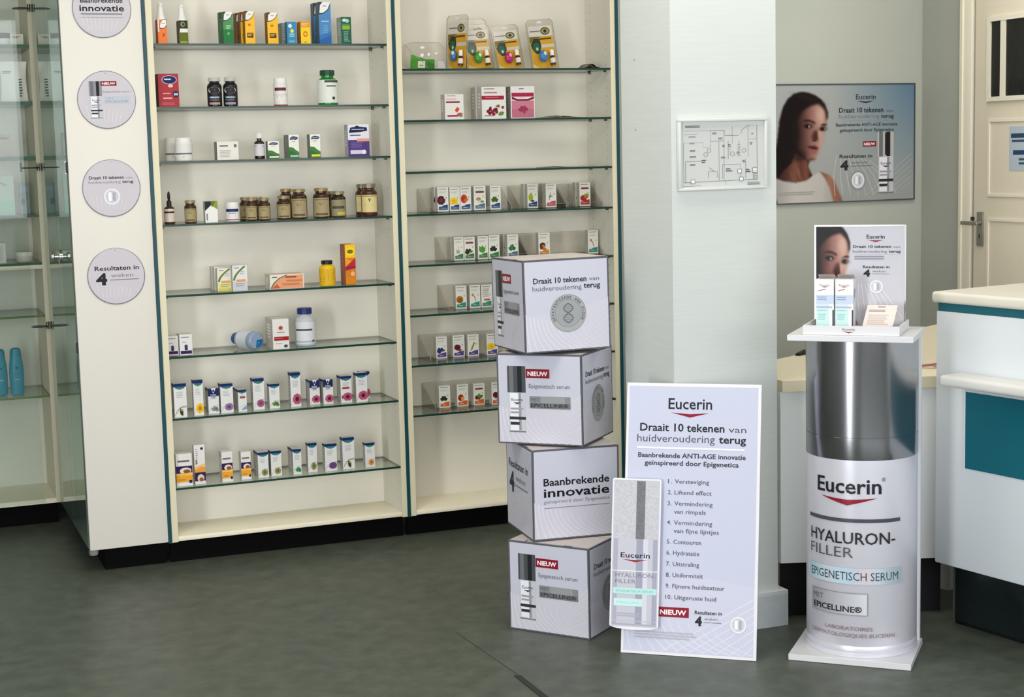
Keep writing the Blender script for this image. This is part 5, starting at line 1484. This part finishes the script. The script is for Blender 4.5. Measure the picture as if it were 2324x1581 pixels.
def face_art(kind):
    A = Art()
    A.rect(0, 0, 1, 1, '#5a5a62')
    A.rect(.019, .019, .981, .981, LILAC)
    A.poly([(.016, .016), (.984, .016), (.984, .55), (.6, .46), (.016, .38)], '#c9c7d3')
    fan(A, .42)
    if kind == 'turn':
        A.text('Draait 10 tekenen', .115, .745, .735, .062, INK, .018); A.text('van', .765, .75, .885, .045, '#5f5f6a')
        A.text('huidveroudering', .105, .665, .675, .055, '#55555f', -.004); A.text('terug', .70, .672, .895, .06, INK, .018)
        coin(A, .51, .41, .21, .205)
    elif kind == 'serum':
        serum(A, .12, .13, .345, .865)
        badge(A, .345, .735, .625, .835)
        A.text('Epigenetisch serum', .38, .625, .86, .048, '#5f5f6a', 0)
        A.rect(.385, .40, .865, .535, '#85888b'); A.rect(.385, .40, .865, .46, '#75787b'); A.rect(.52, .46, .80, .535, '#95989b')
        A.text('MET', .40, .478, .50, .04, '#55585b', .0); A.text('EPICELLINE®', .40, .415, .84, .042, '#303235', .02)
    elif kind == 'inno':
        A.text('Baanbrekende', .125, .60, .885, .085, '#17171c', .018); A.text('innovatie', .125, .475, .885, .10, '#17171c', .018)
        A.text('geïnspireerd door Epigenetica', .125, .405, .885, .04, '#7a7a85', 0); A.rect(.13, .35, .885, .356, '#6a6a74')
    else:
        weeks(A, .10, .42, .84, .80)
    return A
FACES = {k: face_art(k) for k in ('turn', 'serum', 'inno', 'weeks')}

def cube(bx, by, a, z, tx, ty, left, right, label):
    s, h = .294, .295
    e1 = Vector((-math.cos(a), math.sin(a), tx)).normalized()
    e2 = Vector((math.sin(a), math.cos(a), ty)); e2 = (e2 - e1 * e2.dot(e1)).normalized()
    B = Vector((bx, by, z))
    o = B + e1 * s / 2 + e2 * s / 2
    r = empty('display_cube', o, label, 'box', 'stacked display cubes')
    r.matrix_world = frame_matrix(o, -e1, (-e1).cross(e2))
    q = s / 2
    b = MB()
    b.box(-q, q, -q, q, 0, h, M('#8f8f98', .5), .0025, 1)
    b.art(FACES[left], (-q, -q, 0), (s, 0, 0), (0, 0, h), (0, -1, 0), step=.00012, rough=.35)
    b.art(FACES[right], (q, -q, 0), (0, s, 0), (0, 0, h), (1, 0, 0), step=.00012, rough=.35)
    b.build('carton', r)
    # lid flaps with a dark gap and a slightly lifted lip
    f = MB()
    f.raw([(-q + .003, -q + .004, h + .0006), (q - .003, -q + .004, h + .0006), (q - .003, -q + .15, h + .001), (-q + .003, -q + .15, h + .001)], [(0, 1, 2, 3)], M('#c3bbb8', .6))
    f.box(-q + .06, -q + .065, -q + .002, -q + .02, h + .0002, h + .0012, '#5a5a60'); f.box(q - .09, q - .06, -q + .001, -q + .006, h + .0002, h + .0014, '#5a5a60')
    f.build('flap', r)
    f = MB()
    f.raw([(-q + .003, -q + .154, h + .0006), (q - .003, -q + .154, h + .0006), (q - .003, q - .004, h + .001), (-q + .003, q - .004, h + .001)], [(0, 1, 2, 3)], M('#c8c1bd', .6))
    f.build('flap', r)
cube(1.048, -1.566, .905, 0.0005, 0, 0, 'serum', 'turn', 'bottom silver display cube with red badge, standing on the floor')
cube(.925, -1.411, 1.665, .3005, -.006, -.006, 'weeks', 'inno', 'silver display cube reading Baanbrekende innovatie, second from the bottom of the stack')
cube(1.086, -1.456, .772, .6025, -.006, -.010, 'serum', 'turn', 'silver display cube with serum picture and red badge, third from the bottom of the stack')
cube(.914, -1.407, 1.602, .9075, -.014, .008, 'serum', 'turn', 'topmost silver display cube of the stack, embossed coin on its front')

# ============================================================ LEANING SIGN
def lean_sign():
    a, t = -.665, .192
    w, h = .418, .835
    ex = Vector((math.cos(a), math.sin(a), 0)); n = Vector((-math.sin(a), math.cos(a), 0))
    up = math.cos(t) * Vector((0, 0, 1)) + math.sin(t) * n
    o = Vector((1.079, -1.725, .0012)) + ex * w / 2
    r = empty('standing_sign', o, 'tall lilac board listing ten skin signs, leaning on the pier beside the cube stack', 'sign')
    r.matrix_world = frame_matrix(o, ex, up)
    b = MB()
    b.box(-w/2, w/2, 0, .005, 0, h, M('#dcdae0', .4), .0008, 1)
    A = Art()
    A.rect(0, 0, 1, 1, '#e3e1e6'); A.rect(.018, .010, .978, .988, '#c2c6da')
    A.poly([(.018, .010), (.978, .010), (.978, .26), (.5, .3), (.018, .2)], '#c8c9db')
    fan(A, .17, '#d3d5e4', False, .004, 12)
    for i in range(7):
        A.line([(.30 + i * .1, .012), (.978, .02 + .20 - i * .028)], .0022, '#d6d8e6')
    logo(A, .315, .905, .640, .042, .42)
    A.text('Draait 10 tekenen', .105, .822, .735, .030, INK, .018); A.text('van', .765, .822, .895, .024, '#5a5a66')
    A.text('huidveroudering', .085, .782, .665, .029, '#4f4f5c', 0); A.text('terug', .695, .782, .895, .029, INK, .018)
    A.rect(.085, .757, .885, .763, '#efedf2')
    A.text('Baanbrekende ANTI-AGE innovatie', .095, .724, .895, .018, '#3a3a48', .02); A.text('geïnspireerd door Epigenetica', .145, .696, .845, .018, '#3a3a48', .02)
    y = .630
    g = '#50505f'
    for num, lines, x1 in (('1.', ['Versteviging'], .63), ('2.', ['Liftend effect'], .65), ('3.', ['Vermindering', 'van rimpels'], .66), ('4.', ['Vermindering', 'van fijne lijntjes'], .66), ('5.', ['Contouren'], .58), ('6.', ['Hydratatie'], .57), ('7.', ['Uitstraling'], .57), ('8.', ['Uniformiteit'], .60), ('9.', ['Fijnere huidtextuur'], .76), ('10.', ['Uitgeruste huid'], .70)):
        A.text(num, .325, y, .355 if num != '10.' else .372, .0165, g, .004)
        for k, l in enumerate(lines):
            A.text(l, .375 if num != '10.' else .392, y, x1 if k == 0 else x1 + (.05 if 'fijne' in l else -.05), .0165, g, .004)
            y -= .030 if k < len(lines) - 1 else .0405
    badge(A, .268, .140, .502, .176)
    weeks(A, .545, .115, .745, .172)
    small_coin(A, .865, .125, .062, .032)
    A.bars(.10, .055, .58, .085, 3, '#b3b2c0', 4)
    b.art(A, (-w/2, 0, 0), (w, 0, 0), (0, 0, h), (0, -1, 0), step=.0001, rough=.35)
    b.build('board', r)
    # raised bottle cut-out on foam spacers
    x0, x1, z0, z1 = -.243, -.090, .073, .537
    W_ = x1 - x0
    pts = [(x0, z0 + .012)] + [(x0 + W_ * (.5 - .5 * math.cos(t_)), z0 + .012 - .012 * math.sin(t_)) for t_ in [math.pi * k / 12 for k in range(1, 12)]] + [(x1, z0 + .012), (x1, z1 - .004), (x1 - .004, z1), (x0 + .004, z1), (x0, z1 - .004)]
    c = MB()
    c.extr(pts, (0, -.020, 0), (1, 0, 0), (0, 0, 1), (0, -1, 0), .005, M('#dddce4', .35))
    B = Art()
    B.rect(.03, .02, .97, .99, '#c0c0cc')
    GL = M('#bdbdc4', .5, .0, noise=.16, nscale=160)
    B.rect(.05, .60, .50, .985, GL); B.rect(.50, .60, .68, .985, M('#6e6e76', .5, .0, noise=.22, nscale=160)); B.rect(.68, .60, .95, .985, GL)
    B.rect(.05, .03, .14, .60, '#a9a9b8'); B.rect(.52, .03, .66, .60, '#9d9db0'); B.rect(.66, .03, .76, .60, '#d0d0dc'); B.rect(.86, .03, .95, .60, '#a3a3b5')
    logo(B, .20, .475, .80, .035, .5)
    B.rect(.03, .385, .97, .390, '#e6e6ec')
    B.text('HYALURON-', .10, .345, .93, .030, '#77778a', 0); B.text('FILLER', .10, .305, .52, .028, '#77778a', -.004)
    B.rect(.06, .235, .95, .275, '#b5dedb'); B.text('EPIGENETISCH SERUM', .12, .247, .88, .015, '#8fc3c6', 0)
    B.rect(.08, .155, .66, .205, '#c3e3e0'); B.text('EPICELLINE', .14, .172, .6, .014, '#9fcccd', 0)
    B.bars(.15, .08, .85, .11, 2, '#a9a9ba', 2); B.rect(.05, .03, .95, .04, '#a9a9b5'); B.rect(.05, .055, .95, .06, '#b9b9c5')
    c.art(B, (x0, -.020, z0), (W_, 0, 0), (0, 0, z1 - z0), (0, -1, 0), step=.0001, rough=.3)
    for zz in (.15, .45):
        c.box(x0 + .06, x1 - .02, -.0148, -.0012, zz, zz + .03, '#c9c8cf')
    c.build('bottle_cutout', r)
lean_sign()

# ============================================================ SERUM BOTTLE STAND
ST = Matrix.Translation((1.7325, -2.0335, 0)) @ Matrix.Rotation(math.radians(-42.9), 4, 'Z')
def stand():
    r = empty('display_stand', (1.7325, -2.0335, 0), 'white floor stand shaped as a giant silver serum bottle', 'stand', rot=(0, 0, math.radians(-42.9)))
    WH = M('#d6d6d9', .3)
    b = MB(); b.box(-.183, .180, -.143, .130, .0005, .020, WH, .0015, 1); b.build('base', r)
    b = MB(); b.box(-.183, .182, -.146, .130, .972, .990, WH, .0015, 1); b.build('top_shelf', r)
    b = MB(); b.box(-.172, .174, .103, .122, .0202, .9718, M('#dfe2ea', .35)); b.build('back_board', r)
    cx, cy, R = .006, .042, .166
    half = math.acos(-(.103 - cy) / R)          # angle from straight ahead to the back board
    def arc(rr, n=48):
        hh = math.acos(max(-1, -(.1025 - cy) / rr))
        return [(cx + rr * math.sin(-hh + 2 * hh * i / n), cy - rr * math.cos(-hh + 2 * hh * i / n)) for i in range(n + 1)]
    def shell(prof, m, name):
        q = MB(); v = []
        for rr, z in prof:
            v += [(x, y, z) for x, y in arc(rr)]
        n = 49
        q.raw(v, [(k * n + i, k * n + i + 1, (k + 1) * n + i + 1, (k + 1) * n + i) for k in range(len(prof) - 1) for i in range(n - 1)], m, True)
        return q
    silver = M('#dcdbe5', .32, .25)
    q = shell([(R, .0203), (R + .002, .0205), (R + .002, .031), (R - .001, .033), (R - .001, .036), (R + .001, .038), (R + .001, .050), (R - .001, .053), (R - .001, .0545), (R, .056), (R, .618)], silver, 'body')
    A = Art()
    W_ = 2 * math.radians(75)
    def U(s):            # arc length from straight ahead -> 0..1
        return .5 + s / R / W_
    def Z(z):
        return (z - .02) / .6
    def txt(t, s0, z0, s1, z1, c, wt):
        A.k += 20
        A.text(t, U(s0), Z(z0), U(s1), Z(z1) - Z(z0), c, wt)
    txt('Eucerin', -.118, .519, .084, .566, '#1f1f2b', .015); txt('®', .085, .555, .097, .568, '#5a5a66', 0)
    for i in range(12):
        a0, a1 = -.103 + .175 * i / 12, -.103 + .175 * (i + 1) / 12
        lo = lambda a: .483 + .023 * abs(a + .0155) / .0875
        hi = lambda a: .500 + .006 * abs(a + .0155) / .0875
        A.poly([(U(a0), Z(lo(a0))), (U(a1), Z(lo(a1))), (U(a1), Z(hi(a1))), (U(a0), Z(hi(a0)))], RED)
    A.rect(U(-.158), Z(.432), U(.146), Z(.443), '#4a4a55', 16)
    txt('HYALURON-', -.150, .367, .128, .404, '#26262f', .006); txt('FILLER', -.150, .325, .002, .358, '#4a4a55', -.008)
    IR = ['#9fc3cf', '#b5ccd6', '#c6cdda', '#b9d3e0', '#b4c9dc', '#d6c6cd', '#c3cfd8', '#a9bcc6', '#9fb0b8']
    def mix(cols, t):
        t *= len(cols) - 1
        k = min(int(t), len(cols) - 2)
        a, b_ = [[int(c[i:i + 2], 16) for i in (1, 3, 5)] for c in cols[k:k + 2]]
        return '#%02x%02x%02x' % tuple(int(p + (q_ - p) * (t - k)) for p, q_ in zip(a, b_))
    for i in range(30):
        a0 = -.155 + .305 * i / 30; A.rect(U(a0), Z(.245), U(a0 + .305 / 30), Z(.294), mix(IR, i / 29))
    txt('EPIGENETISCH SERUM', -.145, .257, .138, .283, '#3c4a56', 0)
    A.rect(U(-.142), Z(.150), U(.044), Z(.218), '#8a8b93', 12)
    for i in range(24):
        a0 = -.140 + .182 * i / 24; A.rect(U(a0), Z(.152), U(a0 + .182 / 24), Z(.216), mix(['#8f9098', '#a9aab1', '#b9bac2', '#d3d4da'], i / 23))
    txt('MET', -.132, .190, -.092, .206, '#5a5a62', 0); txt('EPICELLINE®', -.132, .160, .028, .178, '#26262c', .02)
    txt('LABORATOIRES', -.085, .104, .058, .116, '#8a6a78', 0); txt('DERMATOLOGIQUES EUCERIN', -.140, .083, .125, .095, '#8a6a78', 0)
    q.artc(A, cx, cy, R, .02, .62, W_, step=.0002, rough=.35, base=.0012)
    q.build('bottle_body', r)
    chrome = M('#9fa0a5', .18, .96)
    q = shell([(R + .0005, .6185), (R + .001, .620), (R + .001, .684), (R - .0005, .6845), (R - .0005, .6865), (R + .001, .687), (R + .001, .9718)], chrome, 'cap')
    q.build('bottle_cap', r)
stand()

def counter_display():
    """tray with header card standing on the stand"""
    def place(name, loc, label, cat):
        o = empty(name, (0, 0, 0), label, cat)
        o.matrix_world = ST @ Matrix.Translation(loc)
        return o
    r = place('tester_display', (0, 0, .9905), 'small white tray display with portrait header card on top of the serum stand', 'display')
    WH = M('#dad9dc', .35)
    b = MB()
    b.box(-.138, .141, -.135, .07, 0, .010, WH)
    b.box(-.138, .141, -.135, -.131, .010, .027, WH); b.box(-.138, -.134, -.131, .07, .010, .027, WH); b.box(.137, .141, -.131, .07, .010, .027, WH); b.box(-.134, .137, .066, .07, .010, .027, WH)
    A = Art(); logo(A, .415, .50, .545, .28, .7, '#77707c')
    b.art(A, (-.138, -.135, 0), (.279, 0, 0), (0, 0, .027), (0, -1, 0), step=.0001)
    b.build('tray', r)
    w, h = .272, .302
    def bg(X, Y, u, v):
        return np.stack([212 + 8 * v, 212 + 6 * v, 222 + 4 * v], -1)
    # drawing scale: 4.94 crop px per photo px; mapping onto the first portrait
    sx = 1 / .93
    img = portrait(156, 160, 4.94 * sx * 209 / 156, 4.94 * sx * 214 / 160, 430 - (490 - 322) * sx, 550 - (500 - 160) * sx, 0.90, bg)
    b = MB()
    b.box(-w/2, w/2, .040, .043, .0105, .0105 + h, M('#a9a7a6', .4))
    n0, c = photo_grid(b, img, (-w/2 + .003, .0398, .012), (w - .006, 0, 0), (0, 0, h - .006), (0, -1, 0))
    A = Art()
    for i in range(8):
        t = i / 7; A.line([(.42 + .08 * i, .06), (.42 + .06 * i, .25), (.45 + .035 * i, .42)], .003, '#e9e8ee')
    logo(A, .575, .875, .775, .042, .5)
    A.text('Draait 10 tekenen', .425, .782, .845, .028, '#2c2c36', .018); A.text('van', .865, .782, .945, .022, '#6a6a78')
    A.text('huidveroudering', .42, .735, .80, .027, '#6a6a78'); A.text('terug', .82, .735, .95, .028, '#2c2c36', .018)
    A.rect(.44, .715, .94, .719, '#b9b8c0'); A.bars(.44, .655, .93, .70, 2, '#8a8a98', 2)
    weeks(A, .535, .495, .83, .61); small_coin(A, .685, .39, .078, .07)
    b.art(A, (-w/2 + .003, .0392, .012), (w - .006, 0, 0), (0, 0, h - .006), (0, -1, 0), step=.0001, rough=.35)
    FR = M('#a3a3a0', .25, .8)
    b.box(-w/2, w/2, .0385, .0435, .0105 + h - .005, .0105 + h, FR); b.box(-w/2, -w/2 + .005, .0385, .0435, .0105, .0105 + h - .005, FR); b.box(w/2 - .005, w/2, .0385, .0435, .0105, .0105 + h - .005, FR)
    o = b.build('header_card', r)
    paint(o, n0, c)
    # two serum cartons in the tray
    for x, lab in ((-.0865, 'left one of two white and mint serum cartons in the tray display'), (-.0295, 'right one of two white and mint serum cartons in the tray display')):
        q = place('serum_carton', (x, -.04, 1.0008), lab, 'box')
        q['group'] = 'serum cartons in the tray display'
        b = MB()
        b.boxf(-.0265, .0265, -.022, .022, 0, .147, M('#e6e4e3', .35), M('#d9d8da', .4), M('#d3d0d0', .4))
        A = Art()
        A.text('Eucerin', .22, .87, .78, .03, '#6a606c', .01); A.poly([(.28, .855), (.5, .835), (.72, .855)], RED); A.poly([(.14, .76), (.55, .79), (.55, .805), (.14, .775)], '#c9727a')
        A.rect(0, .50, 1, .68, '#c3cfe2'); A.bars(.08, .56, .85, .65, 2, '#96a8c6', 2); A.rect(0, .40, .72, .50, '#cfdbe6'); A.rect(.02, .42, .9, .45, '#9db2c9')
        A.rect(.02, .0, .72, .40, '#c0e0dd'); A.text('EPIGENETISCH', .10, .36, .62, .018, '#5f7f88', .01); A.bars(.12, .16, .6, .30, 4, '#9cc3c3', 3); A.rect(.74, .03, .92, .38, '#efedee'); A.rect(.92, .02, 1, .38, '#3a4150')
        b.art(A, (-.0265, -.022, 0), (.053, 0, 0), (0, 0, .147), (0, -1, 0), step=.0001, rough=.35)
        B = Art(); B.poly([(.1, .5), (.9, .75), (.9, .8), (.1, .55)], '#b9bcc8'); B.rect(.3, .62, .7, .8, '#8f93a6')
        b.art(B, (.0265, -.022, 0), (0, .044, 0), (0, 0, .147), (1, 0, 0), step=.0001)
        b.build('carton', q)
        f = MB()
        f.raw([(-.0245, .020, .1475), (.0245, .020, .1475), (.0265, -.006, .160), (-.0225, -.006, .160)], [(0, 1, 2, 3), (3, 2, 1, 0)], M('#cfcac8', .4)); f.build('flap', q)
    q = place('leaflet_easel', (.070, -.035, 1.0008), 'beige leaflet card tilted back on an easel in the tray display', 'leaflet')
    b = MB()
    u, wv = Vector((.088, 0, 0)), Vector((.013, .030, .068))
    o_ = Vector((-.050, -.018, 0))
    nrm = u.cross(wv).normalized()
    v = [o_, o_ + u, o_ + u + wv, o_ + wv]
    v2 = [p - nrm * .002 for p in v]
    b.raw(v + v2, [(0, 1, 2, 3), (7, 6, 5, 4), (0, 4, 5, 1), (1, 5, 6, 2), (2, 6, 7, 3), (3, 7, 4, 0)], '#ddd0ca')
    A = Art(); A.bars(.36, .88, .62, .94, 1, '#8a6a6e', 1); A.bars(.1, .70, .9, .80, 2, '#8a7874', 2); A.bars(.12, .15, .85, .6, 6, '#c3b5ae', 3)
    b.art(A, o_, u, wv, nrm, step=.0001); b.build('card', q)
    b = MB(); b.raw([(-.02, .010, .050), (.03, .010, .050), (.03, .030, 0), (-.02, .030, 0)], [(0, 1, 2, 3), (3, 2, 1, 0)], '#cfc3bd'); b.build('support', q)
counter_display()

# ============================================================ COUNTER AND DESK
def counter():
    r = empty('counter', (2.1, -2.0, 0), 'white pharmacy counter with teal stripe and teal panel at the right edge', 'counter', rot=(0, 0, math.radians(-80)))
    CW = M('#dce2e7', .4)
    b = MB(); b.box(-.068, 1.5, 0, .6, .215, 1.0205, CW, .006); b.build('body', r)
    b = MB(); b.box(-.062, 1.495, .003, .595, 1.021, 1.0455, M('#1c6270', .35)); b.build('stripe', r)
    b = MB(); b.box(-.078, 1.51, -.014, .615, 1.046, 1.081, M('#e0dcd0', .35), .011, 4); b.build('worktop', r)
    b = MB(); b.box(.037, 1.5, -.100, -.0006, .803, .838, M('#e2e1dd', .35), .012, 4); b.build('shelf', r)
    b = MB(); b.box(.060, 1.45, -.0045, -.0006, .5395, .778, M('#046070', .4)); b.box(.055, .060, -.005, -.0006, .535, .782, M('#dfe0e0', .4)); b.build('panel', r)
    b = MB(); b.box(-.064, 1.45, .09, .5, .012, .2145, M('#10191a', .12, spec=.8)); b.box(-.064, 1.45, .094, .5, 0, .012, M('#070707', .6)); b.build('plinth', r)
    b = MB(); b.box(-.068, -.064, .086, .12, .001, .2145, M('#8a938f', .3, .8)); b.build('corner_strip', r)
counter()

def desk():
    r = empty('desk', (2.1, -1.5, 0), 'low cream topped service desk behind the serum stand', 'desk')
    def L(*p): return [(x - 2.1, y + 1.5) for x, y in p]
    b = MB()
    TOP = M('#e6dcc2', .4)
    pts = L((1.70, -1.658), (2.225, -1.840), (2.72, -1.76), (3.3, -1.2), (3.3, -.478), (2.958, -.66), (1.98, -1.18), (1.70, -1.34))
    b.prism(pts, .757, .793, TOP)
    b.build('worktop', r)
    b = MB(); b.prism(L((1.70, -1.645), (2.225, -1.826), (2.231, -1.809), (1.70, -1.628)), .19, .7565, M('#f6f9f9', .45)); b.build('front_panel', r)
    b = MB(); b.prism(L((1.72, -1.606), (2.225, -1.782), (2.24, -1.76), (1.73, -1.586)), 0, .60, M('#0a0a0a', .6)); b.build('plinth', r)  # black panel standing in for the unlit space under the desk
    b = MB(); b.prism(L((2.4, -1.6), (3.2, -1.1), (3.2, -.7), (2.2, -1.2)), .0, .7565, M('#cfcfc9', .5)); b.build('pedestal', r)
    A = Art(); A.rect(0, 0, 1, 1, '#d9c9bb'); A.poly([(0, .5), (1, .1), (1, .4), (0, .75)], '#b06058'); A.rect(.1, .1, .4, .3, '#7a6a66')
    b = MB()
    for k in range(3):
        b.box(-.06, .06, -.085, .085, .0003 + k * .0012, .0012 + k * .0012, '#d8d2c8')
    b.art(A, (-.06, -.085, .0037), (.12, 0, 0), (0, .17, 0), (0, 0, 1), step=.0001)
    b.build('leaflet_stack', loc=(2.29, -1.61, .7931), rot=(0, 0, math.radians(35)), label='few leaflets with a red print lying on the cream desk beside the counter', cat='leaflets')
    b = MB(); b.raw([(-.03, 0, 0), (.03, 0, 0), (.03, .02, 0), (-.03, .02, 0), (-.022, .004, .008), (.03, .004, .016), (.03, .018, .016), (-.022, .018, .008)], [(0, 3, 2, 1), (4, 5, 6, 7), (0, 1, 5, 4), (1, 2, 6, 5), (2, 3, 7, 6), (3, 0, 4, 7)], M('#141414', .4))
    b.build('black_wedge', loc=(2.10, -1.145, .7935), rot=(0, 0, math.radians(28)), label='small black wedge shaped object lying at the back of the cream desk', cat='device')  # small black object of unknown kind, wedge shape assumed
desk()
